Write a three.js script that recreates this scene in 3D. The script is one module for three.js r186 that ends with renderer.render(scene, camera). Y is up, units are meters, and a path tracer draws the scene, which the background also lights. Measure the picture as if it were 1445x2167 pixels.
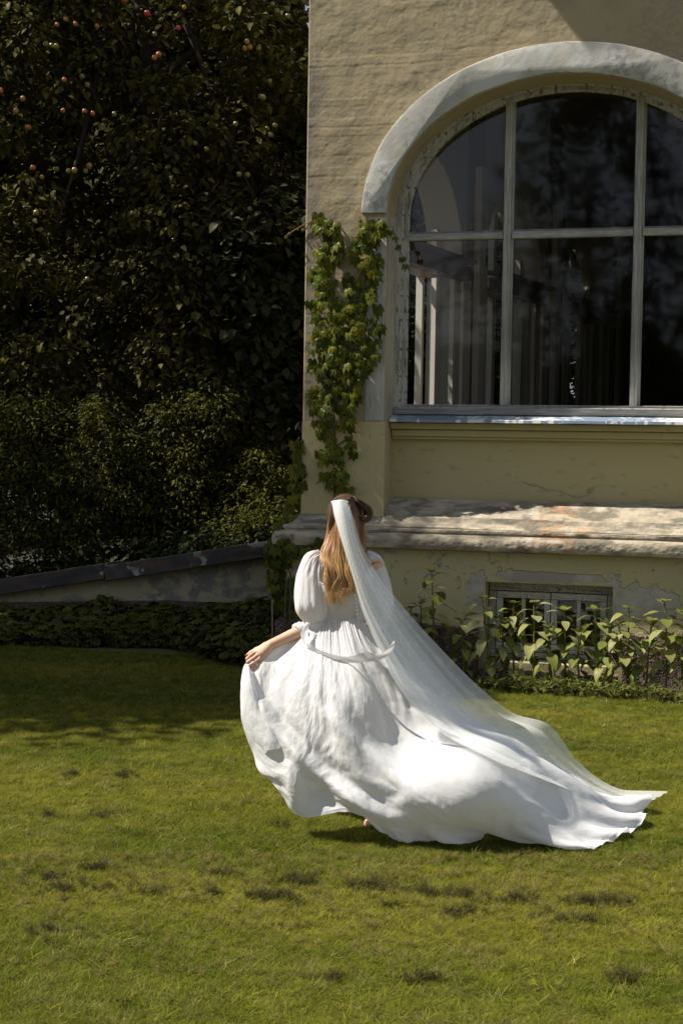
import * as THREE from 'three';
import { mergeGeometries, mergeVertices, toCreasedNormals } from 'three/addons/utils/BufferGeometryUtils.js';
import { RoundedBoxGeometry } from 'three/addons/geometries/RoundedBoxGeometry.js';

// ------------------------------------------------------------------ camera, sky, sun, exposure
const scene = new THREE.Scene();
const F = 3010, CX = 722.5, CY = 1083.5;                       // lens in units of the layout grid (1445 x 2167)
const camera = new THREE.PerspectiveCamera(2 * Math.atan(1083.5 / F) * 180 / Math.PI, 1445 / 2167, 0.1, 400);
camera.rotation.order = 'YXZ';
camera.position.set(0, 1.87, 8);
camera.rotation.set(-Math.atan(124 / F), 0, 0.0165);
camera.focus = 8.0; camera.userData.fStop = 8;
camera.updateMatrixWorld();
const renderer = new THREE.WebGLRenderer({ antialias: true });
renderer.toneMapping = THREE.LinearToneMapping;
renderer.toneMappingExposure = 1.88;
renderer.shadowMap.enabled = true;

const SUN = new THREE.Vector3(-0.612, 0.790, -0.030).normalize();
const sun = new THREE.DirectionalLight(new THREE.Color(1.0, 0.94, 0.85), 5.0);
sun.position.copy(SUN).multiplyScalar(40); sun.castShadow = true;
sun.shadow.mapSize.set(4096, 4096); sun.shadow.radius = 1;
Object.assign(sun.shadow.camera, { left: -16, right: 16, top: 16, bottom: -16, near: 1, far: 90 });
scene.add(sun);

// ------------------------------------------------------------------ small maths
function rng(seed) { let a = seed >>> 0; return () => { a = (a + 0x6D2B79F5) | 0; let t = Math.imul(a ^ (a >>> 15), 1 | a); t = (t + Math.imul(t ^ (t >>> 7), 61 | t)) ^ t; return ((t ^ (t >>> 14)) >>> 0) / 4294967296; }; }
const clamp = (x, a = 0, b = 1) => Math.min(b, Math.max(a, x)), lerp = (a, b, t) => a + (b - a) * t;
const sstep = (a, b, x) => { const t = clamp((x - a) / (b - a)); return t * t * (3 - 2 * t); };
function hash(x, y, z) { let h = Math.imul(x, 374761393) + Math.imul(y, 668265263) + Math.imul(z, 2147483647) | 0; h = Math.imul(h ^ (h >>> 13), 1274126177); return ((h ^ (h >>> 16)) >>> 0) / 4294967295; }
function vn(x, y, z = 0) {
  const X = Math.floor(x), Y = Math.floor(y), Z = Math.floor(z), s = t => t * t * (3 - 2 * t);
  const u = s(x - X), v = s(y - Y), w = s(z - Z), h = (i, j, k) => hash(X + i, Y + j, Z + k);
  const a = lerp(lerp(h(0, 0, 0), h(1, 0, 0), u), lerp(h(0, 1, 0), h(1, 1, 0), u), v);
  if (z === Z) return a;
  return lerp(a, lerp(lerp(h(0, 0, 1), h(1, 0, 1), u), lerp(h(0, 1, 1), h(1, 1, 1), u), v), w);
}
function fbm(x, y, o = 5, z = 0) { let s = 0, a = 0.5, n = 0; for (let i = 0; i < o; i++) { s += a * vn(x, y, z); n += a; x = x * 2.03 + 17.1; y = y * 2.03 + 5.7; z = z * 2.03; a *= 0.5; } return s / n; }
function pfbm(x, y, P, o) { let s = 0, a = .5, n = 0; for (let i = 0; i < o; i++) { const X = Math.floor(x), Y = Math.floor(y), f = t => t * t * (3 - 2 * t), w = k => ((k % P) + P) % P, u = f(x - X), v = f(y - Y), h = (p, q) => hash(w(X + p), w(Y + q), i + 7); s += a * lerp(lerp(h(0, 0), h(1, 0), u), lerp(h(0, 1), h(1, 1), u), v); n += a; x *= 2; y *= 2; P *= 2; a *= .5; } return s / n; }
const V = (x, y, z) => new THREE.Vector3(x, y, z);
const ray = (x, y) => V((x - CX) / F, -(y - CY) / F, -1).applyEuler(camera.rotation);
const at = (x, y, d) => { const r = ray(x, y); return r.multiplyScalar(d / -r.z).add(camera.position); };   // design point at a depth
const onGround = (x, y, h = 0) => { const r = ray(x, y); return r.multiplyScalar((h - camera.position.y) / r.y).add(camera.position); };
const YAW = 15.2 * Math.PI / 180, UU = V(Math.cos(YAW), 0, Math.sin(YAW)), NN = V(-Math.sin(YAW), 0, Math.cos(YAW)), OO = V(-0.3514, 0, -4.3878);
const fw = (u, v, w) => OO.clone().addScaledVector(UU, u).addScaledVector(NN, w).setY(v);                    // facade -> world
function onFacade(x, y, w) { const r = ray(x, y), t = OO.clone().addScaledVector(NN, w).sub(camera.position).dot(NN) / r.dot(NN); const p = r.multiplyScalar(t).add(camera.position).sub(OO); return V(p.dot(UU), p.y, w); }

// ------------------------------------------------------------------ naming and tagging
const used = {};
function named(n, parent) { const k = (parent ? parent.uuid : 'top') + n; const c = used[k] = (used[k] ?? -1) + 1; return c ? `${n}_${String(c).padStart(3, '0')}` : n; }
const shade = o => { o.castShadow = o.receiveShadow = true; return o; };
function thing(name, label, category, pos = V(0, 0, 0), turn = 0, group) { const o = new THREE.Group(); o.name = named(name); o.position.copy(pos); o.rotation.y = turn; o.userData = { label, category }; if (group) o.userData.group = group; scene.add(o); return o; }
function part(name, geo, m, parent, label) { const o = shade(new THREE.Mesh(geo, m)); o.name = named(name, parent); if (label) o.userData.label = label; parent.add(o); return o; }
function struct(name, geo, m, label) { const o = shade(new THREE.Mesh(geo, m)); o.name = named(name); o.userData = { kind: 'structure', label: label }; scene.add(o); return o; }
function copies(name, geo, m, mats, cols, parent, kind = 'stuff') {
  const o = shade(new THREE.InstancedMesh(geo, m, mats.length)); mats.forEach((x, i) => o.setMatrixAt(i, x)); if (cols) cols.forEach((c, i) => o.setColorAt(i, c));
  o.name = named(name, parent); o.userData.kind = kind; (parent || scene).add(o); return o;
}

// ------------------------------------------------------------------ textures
const s8 = c => Math.round(255 * (c <= 0.0031308 ? 12.92 * c : 1.055 * Math.pow(Math.max(c, 0), 1 / 2.4) - 0.055));
function tex(w, h, f, repeat) {                                    // f(x, y in 0..1) -> [r, g, b (linear), bump]
  const c = new Uint8Array(w * h * 4), b = new Float32Array(w * h * 4);
  for (let j = 0; j < h; j++) for (let i = 0; i < w; i++) { const q = f((i + .5) / w, (j + .5) / h), k = (j * w + i) * 4; for (let n = 0; n < 3; n++) { c[k + n] = clamp(s8(q[n]), 0, 255); b[k + n] = q[3]; } c[k + 3] = 255; b[k + 3] = 1; }
  const mk = (d, type) => { const t = new THREE.DataTexture(d, w, h, THREE.RGBAFormat, type); t.wrapS = t.wrapT = THREE.RepeatWrapping; t.magFilter = THREE.LinearFilter; t.minFilter = THREE.LinearFilter; if (repeat) t.repeat.set(...repeat); t.needsUpdate = true; return t; };
  const map = mk(c, THREE.UnsignedByteType); map.colorSpace = THREE.SRGBColorSpace;
  return { map, bumpMap: mk(b, THREE.FloatType) };
}
const mix3 = (a, b, t) => [lerp(a[0], b[0], t), lerp(a[1], b[1], t), lerp(a[2], b[2], t)];
const lin = (r, g, b) => new THREE.Color().setRGB(r, g, b);
function std(o) { return new THREE.MeshStandardMaterial({ roughness: 0.9, ...o }); }

// upper stucco: brick courses showing through hand-floated plaster, soot and rain stains at the corner
const stuccoT = tex(1280, 1280, (x, y) => {
  const u = x * 6.4, v = y * 6.4;
  const wob = (fbm(u * 1.6, v * 1.6, 4) - .5) * .07 + (fbm(u * .5, 3, 3) - .5) * .06;
  const cy = (v + wob) / 0.085, row = Math.floor(cy), fy = cy - row;
  const strength = sstep(.42, .66, fbm(u * .9 + row * 7.3, row * 1.7, 3));
  const course = (sstep(0, .25, fy) - sstep(.75, 1, fy)) * strength;
  const lump = fbm(u * 4.5, v * 5.5, 4), trowel = fbm(u * 9 + fbm(u * 3, v * 3, 3) * 6, v * 13, 3), fine = fbm(u * 45, v * 45, 3);
  const bump = .10 * course + 1.1 * lump + .22 * trowel + .12 * fine;
  let c = mix3([.285, .228, .132], [.375, .302, .180], fbm(u * 1.1, v * 1.4, 5));
  c = mix3(c, [.25, .205, .13], .45 * sstep(.5, .75, fbm(u * 5 + 9, v * 7, 5)));
  c = mix3(c, [.26, .22, .15], .5 * sstep(.55, .8, fbm(u * 22, v * 22, 4)));
  const edge = Math.exp(-u / .16);                                  // weathered strip along the house corner
  c = mix3(c, [.20, .17, .125], clamp(edge * (.2 + 1.2 * sstep(.35, .7, fbm(u * 9, v * 2.2, 5)))));
  c = mix3(c, [.24, .20, .14], .65 * sstep(.54, .70, fbm(u * 3, v * .8 + 40, 5)) * sstep(.4, .6, fbm(u * 40, v * 40, 3)));
  return [...c, bump];
}, [1 / 6.4, 1 / 6.4]);
// smooth yellow paint with specks and hairline cracks (recessed panel, piers)
const paintF = (u, v, base, patches) => {
  const wv = fbm(u * 1.5, v * 1.5, 5);
  let c = mix3(base.map(a => a * .86), base.map(a => a * 1.08), wv), b = .5 + .15 * fbm(u * 14, v * 14, 3) + .12 * fbm(u * 70, v * 70, 2);
  c = mix3(c, base.map(a => a * .55), .45 * sstep(.70, .78, fbm(u * 34, v * 34, 4)));
  const cr = Math.abs(fbm(u * 1.3 + 3, v * 1.0, 6) - .5), crack = (1 - sstep(0, .006, cr)) * sstep(.48, .6, fbm(u * 2 + 11, v * 2, 3));
  c = mix3(c, [.12, .10, .06], crack * .55); b -= crack * .3;
  if (patches) { const p = patches(u, v, fbm(u * 7, v * 7, 6)); const m = sstep(.50, .515, p), rim = sstep(.475, .50, p) - m;
    const g = fbm(u * 16, v * 16, 5), under = mix3([.25, .235, .18], [.40, .375, .315], g); c = mix3(c, mix3(under, [.27, .235, .20], sstep(.5, .7, fbm(u * 4 + 7, v * 4, 4))), m); c = mix3(c, [.14, .12, .085], rim * .55 * sstep(.4, .6, fbm(u * 9, v * 9, 3))); b -= m * .7 - .3 * g * m; }
  return [...c, b];
};
const panelT = tex(768, 768, (x, y) => paintF(x * 4, y * 4, [.40, .342, .178]), [1 / 4, 1 / 4]);
const plinthT = tex(1280, 400, (x, y) => paintF(x * 4, y * 1.25, [.375, .33, .178], (u, v, n) => {
  const blob = (cu, cv, ru, rv) => Math.max(0, 1 - ((u - cu) / ru) ** 2 - ((v - cv) / rv) ** 2);
  return .5 * n + .42 * (fbm(u * 24, v * 24, 4) - .5) + .13 + .40 * Math.max(blob(1.6, .76, .14, .2), blob(2.15, .875, .7, .055), blob(2.98, .70, .34, .2), blob(2.7, .8, .1, .16)) ;
}), [1 / 4, 1 / 1.25]);
const whiteT = tex(768, 768, (x, y) => {
  const u = x * 3.2, v = y * 3.2, g = fbm(u * 3, v * 3, 6), s = fbm(u * 24, v * 24, 4);
  let c = mix3([.34, .33, .295], [.49, .48, .44], sstep(.3, .7, g));
  c = mix3(c, [.24, .235, .22], .8 * sstep(.48, .68, fbm(u * 3 + 5, v * 3, 5)) * sstep(.40, .60, s));
  c = mix3(c, [.44, .39, .29], .5 * sstep(.55, .7, fbm(u * 5 + 31, v * 5, 4)));
  return [...c, .5 * g + .5 * fbm(u * 12, v * 12, 4) + .25 * s];
}, [1 / 3.2, 1 / 3.2]);
const stoneT = tex(1024, 256, (x, y) => {                        // weathered render of the base moulding
  const u = x * 6.6, v = y * .9, g = .45 * fbm(u * 2.5, v * 9, 6) + .55 * fbm(u * 11, v * 26, 5);
  let c = mix3([.17, .145, .105], [.37, .315, .225], sstep(.28, .72, g));
  c = mix3(c, [.10, .09, .065], .8 * sstep(.54, .7, fbm(u * 5 + 3, v * 12, 5)));
  c = mix3(c, [.47, .43, .35], .35 * sstep(.62, .72, fbm(u * 9 + 8, v * 16, 5)));
  c = mix3(c, [.45, .2, .07], .6 * sstep(.5, .72, fbm(u * 14, v * 30 + 4, 5)) * Math.exp(-(((u - 2.25) / .25) ** 2)));
  return [...c, .6 * g + .4 * fbm(u * 30, v * 30, 3)];
}, [1 / 6.6, 1 / .9]);
const graniteT = tex(512, 512, (x, y) => {
  const u = x * 1.2, v = y * 1.2, p = fbm(u * 75, v * 75, 3), q = fbm(u * 4, v * 4, 4);
  let c = mix3([.055, .036, .027], [.165, .110, .080], sstep(.38, .68, p)); c = mix3(c, [.33, .24, .19], .5 * sstep(.66, .74, fbm(u * 60 + 9, v * 60, 2)));
  return [...c.map(a => a * lerp(.75, 1.15, q)), p];
}, [1 / 1.2, 1 / 1.2]);
const woodT = (base, worn, lo) => tex(512, 512, (x, y) => {     // flaking white paint on old window timber, grain along v
  const u = x * .7, v = y * 2.4, grain = fbm(u * 90, v * 5, 4), fl = fbm(u * 60 + 4, v * 11, 5) + .25 * (fbm(u * 120, v * 9, 3) - .5);
  const m = sstep(lo, lo + .07, fl);
  let c = mix3(base.map(a => a * .84), base, grain); c = mix3(c, mix3(worn.map(a => a * .5), worn, grain), m);
  c = mix3(c, [.16, .145, .115], .55 * sstep(.5, .75, fbm(u * 9, v * 5, 5)));
  return [...c, .6 - .5 * m + .25 * grain];
}, [1 / .7, 1 / 2.4]);
const frameT = woodT([.43, .415, .37], [.17, .16, .15], .60), greyT = woodT([.44, .43, .41], [.15, .145, .145], .47);
const sillT = tex(512, 128, (x, y) => { const u = x * 3, v = y * .4, n = .55 * fbm(u * 34, v * 70, 5) + .45 * fbm(u * 4, 2, 3); let c = mix3([.13, .17, .225], [.185, .23, .29], fbm(u * 14, v * 30, 3)); c = mix3(c, [.60, .60, .575], sstep(.515, .54, n)); return [...c, n]; }, [1 / 3, 1 / .4]);
const M = {
  stucco: std({ ...stuccoT, bumpScale: .012 }), panel: std({ ...panelT, bumpScale: .006 }), plinth: std({ ...plinthT, bumpScale: .012 }), white: std({ ...whiteT, bumpScale: .006 }),
  stone: std({ ...stoneT, bumpScale: .02 }), granite: std({ ...graniteT, bumpScale: .02 }), frame: std({ ...frameT, bumpScale: .004, roughness: .75 }), grey: std({ ...greyT, bumpScale: .004 }),
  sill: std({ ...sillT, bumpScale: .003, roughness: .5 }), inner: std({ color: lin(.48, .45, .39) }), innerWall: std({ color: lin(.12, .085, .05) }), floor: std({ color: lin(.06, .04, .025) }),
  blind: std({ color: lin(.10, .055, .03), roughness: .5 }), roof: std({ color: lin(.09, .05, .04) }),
  glass: new THREE.MeshPhysicalMaterial({ color: 0xffffff, transmission: 1, roughness: 0.035, thickness: 0, ior: 1.52 }),
};

// ------------------------------------------------------------------ sky (air and loose clouds)
{
  const w = 1024, h = 512, d = new Float32Array(w * h * 4);
  for (let j = 0; j < h; j++) for (let i = 0; i < w; i++) {
    const el = ((j + .5) / h - .5) * Math.PI, az = (i + .5) / w * 2 * Math.PI, y = Math.sin(el), k = (j * w + i) * 4;
    const e = Math.max(y, 0), X = Math.cos(el) * Math.cos(az), Z = Math.cos(el) * Math.sin(az);
    let c = mix3([.84, .86, .88], [.27, .38, .60], Math.pow(e, .45));
    const n = fbm(X * 3.1 / (e + .35) + 9, Z * 3.1 / (e + .35) + 4, 6), cl = sstep(.50, .68, n) * sstep(-.02, .2, y);
    c = mix3(c, [1.15, 1.13, 1.12], .8 * cl);
    if (y < 0) c = [.16, .17, .10];
    for (let n2 = 0; n2 < 3; n2++) d[k + n2] = c[n2] * .42; d[k + 3] = 1;
  }
  const t = new THREE.DataTexture(d, w, h, THREE.RGBAFormat, THREE.FloatType); t.mapping = THREE.EquirectangularReflectionMapping; t.magFilter = THREE.LinearFilter; t.needsUpdate = true;
  scene.background = t; scene.environment = t; scene.backgroundIntensity = 1; scene.environmentIntensity = 1;
}

// ------------------------------------------------------------------ ground
const lawnT = tex(1024, 1024, (x, y) => {
  const u = x * 8, v = y * 8, a = fbm(u * 2, v * 2, 5), f = fbm(u * 40, v * 40, 4);
  let c = mix3([.035, .04, .010], [.085, .085, .024], f); c = mix3(c, [.11, .09, .035], .5 * sstep(.5, .7, a));
  return [...c, f];
}, [80 / 8, 80 / 8]);
{
  const g = new THREE.PlaneGeometry(160, 160, 1, 1).rotateX(-Math.PI / 2);
  lawnT.map.repeat.set(20, 20); lawnT.bumpMap.repeat.set(20, 20);
  struct('lawn_ground', g, std({ ...lawnT, bumpScale: .02, roughness: 1 }), 'soil and thatch under the mown lawn');
}

// ------------------------------------------------------------------ villa
const villa = thing('villa', 'pale yellow plastered villa corner with a tall white arched window', 'house', OO, -YAW);
const UC = 2.2, SPRING = 3.92, TOPV = 8.55, WT = .36, UEND = 7.4;
const ellArc = (shape, a, b, from, to, n = 48, cu = UC, sp = SPRING) => { for (let i = 0; i <= n; i++) { const t = from + (to - from) * i / n; shape.lineTo(cu + a * Math.cos(t), sp + b * Math.sin(t)); } };
{
  // front wall with its tall arched recess
  const s = new THREE.Shape(); s.moveTo(0, 1.0); s.lineTo(UEND, 1.0); s.lineTo(UEND, TOPV); s.lineTo(0, TOPV); s.closePath();
  const h = new THREE.Path(); h.moveTo(UC + 1.47, 1.2); ellArc(h, 1.47, 1.09, 0, Math.PI); h.lineTo(UC - 1.47, 1.2); h.closePath(); s.holes.push(h);
  part('wall', new THREE.ExtrudeGeometry(s, { depth: WT - .024, bevelEnabled: true, bevelSize: .012, bevelThickness: .012, bevelOffset: -.012, bevelSegments: 2, curveSegments: 8 }).translate(0, 0, -WT + .012), M.stucco, villa);
  // smooth painted faces of the pier beside the recess, up to the springing
  part('painted_strip', new RoundedBoxGeometry(.168, 1.73, .008, 1, .003).translate(.642, 3.02, .003), M.white, villa, 'white painted strip on the pier beside the window');
  part('painted_pier', new THREE.BoxGeometry(.74, .82, .004).translate(.369, 1.735, .0022), M.panel, villa);
  for (const [uu, sg] of [[UC - 1.47, 1], [UC + 1.47, -1]]) part('painted_jamb', new THREE.BoxGeometry(.004, 1.76, WT - .03).translate(uu + sg * .0022, 3.03, -WT / 2), std({ ...whiteT, bumpScale: .004, color: lin(.86, .82, .72) }), villa);
  // archivolt
  const a = new THREE.Shape(); a.moveTo(UC + 1.70, SPRING); ellArc(a, 1.70, 1.346, 0, Math.PI); ellArc(a, 1.475, 1.095, Math.PI, 0); a.closePath();
  const ag = new THREE.ExtrudeGeometry(a, { depth: .03, bevelEnabled: true, bevelSize: .01, bevelThickness: .01, bevelOffset: -.01, bevelSegments: 2 }).translate(0, 0, -.002);
  const p = ag.attributes.position; for (let i = 0; i < p.count; i++) { const x = p.getX(i), y = p.getY(i); const n = (fbm(x * 6, y * 6, 3) - .5) * .02; p.setXY(i, x + n, y + n * .8); }
  ag.computeVertexNormals(); part('arch_trim', toCreasedNormals(ag, .6), M.white, villa, 'white roughcast trim round the arch');
  // recessed parapet under the window
  part('window_panel', new THREE.BoxGeometry(2.98, .98, .12).translate(UC, 1.66, -WT - .042), M.panel, villa);
  // side wall turned a little inward, with three arched windows
  const T = Math.tan(11.8 * Math.PI / 180), sw = new THREE.Shape(); sw.moveTo(.36, 1.0); sw.lineTo(10, 1.0); sw.lineTo(10, TOPV); sw.lineTo(.36, TOPV); sw.closePath();
  const bays = [[.85, 2.75], [3.4, 5.2], [6.1, 7.9]];
  for (const [a0, a1] of bays) { const q = new THREE.Path(), c = (a0 + a1) / 2, r = (a1 - a0) / 2; q.moveTo(a1, 1.9); q.lineTo(a1, 3.9); for (let i = 0; i <= 20; i++) q.lineTo(c + r * Math.cos(Math.PI * i / 20), 3.9 + .95 * Math.sin(Math.PI * i / 20)); q.lineTo(a0, 1.9); q.closePath(); sw.holes.push(q); }
  const sg = new THREE.ExtrudeGeometry(sw, { depth: .36, bevelEnabled: false, curveSegments: 6 });
  const sp = sg.attributes.position; for (let i = 0; i < sp.count; i++) { const x = sp.getX(i), y = sp.getY(i), z = sp.getZ(i); sp.setXYZ(i, z + (x - .36) * T, y, -x); } sg.computeVertexNormals();
  const inv = sg.index; part('side_wall', toCreasedNormals(sg, .5), std({ color: lin(.30, .28, .235) }), villa);
  for (const [a0, a1] of bays) {                                      // casements, blind boxes and glass of the side windows
    const W = new THREE.Group(); W.name = named('side_window', villa); villa.add(W);
    const bar = (s0, s1, v0, v1, off = .1, th = .07) => { const g = new THREE.BoxGeometry(th, v1 - v0, s1 - s0); const sm = (s0 + s1) / 2; g.rotateY(-Math.atan(T)); return g.translate(off + (sm - .36) * T, (v0 + v1) / 2, -sm); };
    part('frame', mergeGeometries([bar(a0, a0 + .09, 1.9, 4.2), bar(a1 - .09, a1, 1.9, 4.2), bar(a0 + .1, a1 - .1, 1.905, 1.99), bar(a0 + .1, a1 - .1, 3.68, 3.77), bar((a0 + a1) / 2 - .05, (a0 + a1) / 2 + .05, 2, 3.67), bar((a0 + a1) / 2 - .045, (a0 + a1) / 2 + .045, 3.78, 4.8), bar(a0 + .38, a0 + .43, 2, 3.67), bar(a1 - .43, a1 - .38, 2, 3.67)]), M.inner, W);
    for (const g of [bar(a0 + .02, a0 + .09, 1.95, 3.9, .3, .05), bar(a1 - .09, a1 - .02, 1.95, 3.9, .3, .05), bar(a1 - .55, a1 - .49, 1.95, 3.64, .3, .05)]) part('sash_bar', g, M.inner, W);
    part('pilaster', bar(a1 + .26, a1 + .42, 1.2, 4.9, .42, .07), M.inner, W);
    part('blind_box', mergeGeometries([bar(a0 + .05, a1 - .05, 3.66, 3.80, .44, .13), bar(a0 + .02, a1 - .02, 3.83, 3.87, .45, .2)]), M.blind, W);
    part('casing', bar(a0 - .14, a0 + .01, 1.9, 3.9, .375, .03), M.inner, W); part('casing', bar(a1 - .01, a1 + .2, 1.9, 3.9, .375, .03), M.inner, W);
  }
  // rest of the shell
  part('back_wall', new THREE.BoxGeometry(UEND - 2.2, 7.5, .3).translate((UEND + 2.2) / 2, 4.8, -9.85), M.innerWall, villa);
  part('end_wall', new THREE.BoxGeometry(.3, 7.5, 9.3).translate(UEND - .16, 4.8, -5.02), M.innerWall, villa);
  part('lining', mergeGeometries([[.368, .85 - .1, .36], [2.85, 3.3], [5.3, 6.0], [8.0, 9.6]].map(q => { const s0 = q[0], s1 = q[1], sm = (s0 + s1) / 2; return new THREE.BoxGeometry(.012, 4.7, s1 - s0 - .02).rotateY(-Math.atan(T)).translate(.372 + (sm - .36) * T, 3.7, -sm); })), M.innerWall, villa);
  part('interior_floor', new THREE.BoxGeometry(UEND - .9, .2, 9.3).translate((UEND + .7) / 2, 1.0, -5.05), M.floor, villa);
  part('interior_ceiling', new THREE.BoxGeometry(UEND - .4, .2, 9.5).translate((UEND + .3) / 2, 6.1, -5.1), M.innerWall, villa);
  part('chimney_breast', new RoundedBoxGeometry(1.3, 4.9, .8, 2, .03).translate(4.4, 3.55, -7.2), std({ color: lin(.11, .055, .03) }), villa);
  // eaves
  const roof = part('eaves', mergeGeometries([new THREE.BoxGeometry(UEND + .25, .16, .68).translate(UEND / 2 - .02, TOPV + .05, .25), new THREE.BoxGeometry(UEND + .1, .14, .2).translate(UEND / 2, TOPV - .1, .1)]), M.frame, villa);
  part('roof', mergeGeometries([new THREE.BoxGeometry(UEND + .3, .12, 10.6).translate(UEND / 2 - .02, TOPV + .20, -4.85)]), M.roof, villa);

  // base moulding, mitred at the corner
  const prof = [[0, 1.345], [.012, 1.335], [.03, 1.30], [.055, 1.272], [.085, 1.255], [.118, 1.248], [.124, 1.240], [.124, 1.222], [.118, 1.217], [.112, 1.212], [.112, 1.203], [.15, 1.200], [.178, 1.192], [.193, 1.175], [.2, 1.15], [.2, 1.118], [.195, 1.09], [.19, 1.078], [.09, 1.066]];
  const path = w => { const r = [[-w, -3]]; r.push([-w, w]); for (let i = 1; i <= 80; i++) r.push([-w + (UEND + w) * i / 80, w]); return r; };
  const pos = [], uvs = [], idx = []; const n = prof.length;
  let acc = 0; const al = prof.map((q, i) => i ? acc += Math.hypot(q[0] - prof[i - 1][0], q[1] - prof[i - 1][1]) : 0);
  const paths = prof.map(q => path(q[0])), m = paths[0].length;
  for (let i = 0; i < n; i++) for (let k = 0; k < m; k++) { const [x, z] = paths[i][k]; const chip = k > 1 ? (fbm(x * 7, prof[i][1] * 30, 3) - .5) * .012 : 0; pos.push(x, prof[i][1] + chip * .6, z + chip); uvs.push(x + (k ? 0 : -3), al[i]); }
  for (let i = 0; i < n - 1; i++) for (let k = 0; k < m - 1; k++) { const a0 = i * m + k, b0 = a0 + 1, c0 = a0 + m, d0 = c0 + 1; idx.push(a0, c0, b0, b0, c0, d0); }
  const mg = new THREE.BufferGeometry(); mg.setAttribute('position', new THREE.Float32BufferAttribute(pos, 3)); mg.setAttribute('uv', new THREE.Float32BufferAttribute(uvs, 2)); mg.setIndex(idx); mg.computeVertexNormals();
  part('base_moulding', toCreasedNormals(mg, .7), M.stone, villa, 'weathered stone moulding along the foot of the wall');
  // sloping ledge inside the recess
  const lp = [[-.30, 1.49], [-.27, 1.478], [-.20, 1.442], [-.08, 1.372], [.02, 1.306], [.085, 1.268], [.112, 1.256], [.112, 1.18], [-.3, 1.17]];
  const ls = new THREE.Shape(lp.map(q => new THREE.Vector2(q[0], q[1])));
  const lg = new THREE.ExtrudeGeometry(ls, { depth: 2.935, bevelEnabled: false, steps: 40 }); lg.rotateY(-Math.PI / 2); 
  { const q = lg.attributes.position, t = lg.attributes.uv; for (let i = 0; i < q.count; i++) { const u = -q.getX(i) + UC - 1.4675, w = q.getZ(i); q.setX(i, u); q.setY(i, q.getY(i) + (fbm(u * 3, w * 8, 4) - .5) * .014); t.setXY(i, u, w + .4); } const ix = lg.index; lg.computeVertexNormals(); }
  part('recess_ledge', toCreasedNormals(lg, .5), M.stone, villa);

  // plinth wall with the cellar window opening
  const ps = new THREE.Shape(); ps.moveTo(-.1, .0); ps.lineTo(UEND, .0); ps.lineTo(UEND, 1.075); ps.lineTo(-.1, 1.075); ps.closePath();
  const ph = new THREE.Path(); ph.moveTo(1.644, .16); ph.lineTo(1.644, .815); ph.lineTo(2.695, .815); ph.lineTo(2.695, .16); ph.closePath(); ps.holes.push(ph);
  part('plinth_wall', new THREE.ExtrudeGeometry(ps, { depth: .43, bevelEnabled: true, bevelSize: .01, bevelThickness: .01, bevelOffset: -.01, bevelSegments: 2 }).translate(0, 0, -.34), M.plinth, villa);
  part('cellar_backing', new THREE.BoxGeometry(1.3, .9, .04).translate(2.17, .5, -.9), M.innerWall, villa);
  // rough stone footing
  const R = rng(5);
  const block = (u0, u1, h, w0, w1) => { const g = new THREE.BoxGeometry(u1 - u0, h, w1 - w0, 26, 12, 8).translate((u0 + u1) / 2, h / 2 - .02, (w0 + w1) / 2); const q = g.attributes.position; for (let i = 0; i < q.count; i++) { const x = q.getX(i), y = q.getY(i), z = q.getZ(i), k = (fbm(x * 5 + u0 * 9, y * 6, 4, z * 6) - .5); q.setXYZ(i, x, y + k * .045 * sstep(0, .1, y), z + k * .05); } const t = g.attributes.uv, nr = g.attributes.normal; for (let i = 0; i < q.count; i++) t.setXY(i, q.getX(i), Math.abs(nr.getY(i)) > .5 ? q.getZ(i) : q.getY(i)); g.computeVertexNormals(); return g; };
  for (const b of [[-.16, .72, .455, -.05, .2], [.728, 1.60, .455, -.05, .205], [2.79, 3.62, .455, -.05, .205], [3.63, 4.6, .45, -.05, .2], [4.61, 6, .45, -.05, .2]]) part('footing_stone', block(...b), M.granite, villa);
  part('footing_stone', block(1.63, 2.76, .125, .16, .36), M.granite, villa, 'low pinkish stone before the cellar window');
}
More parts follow.
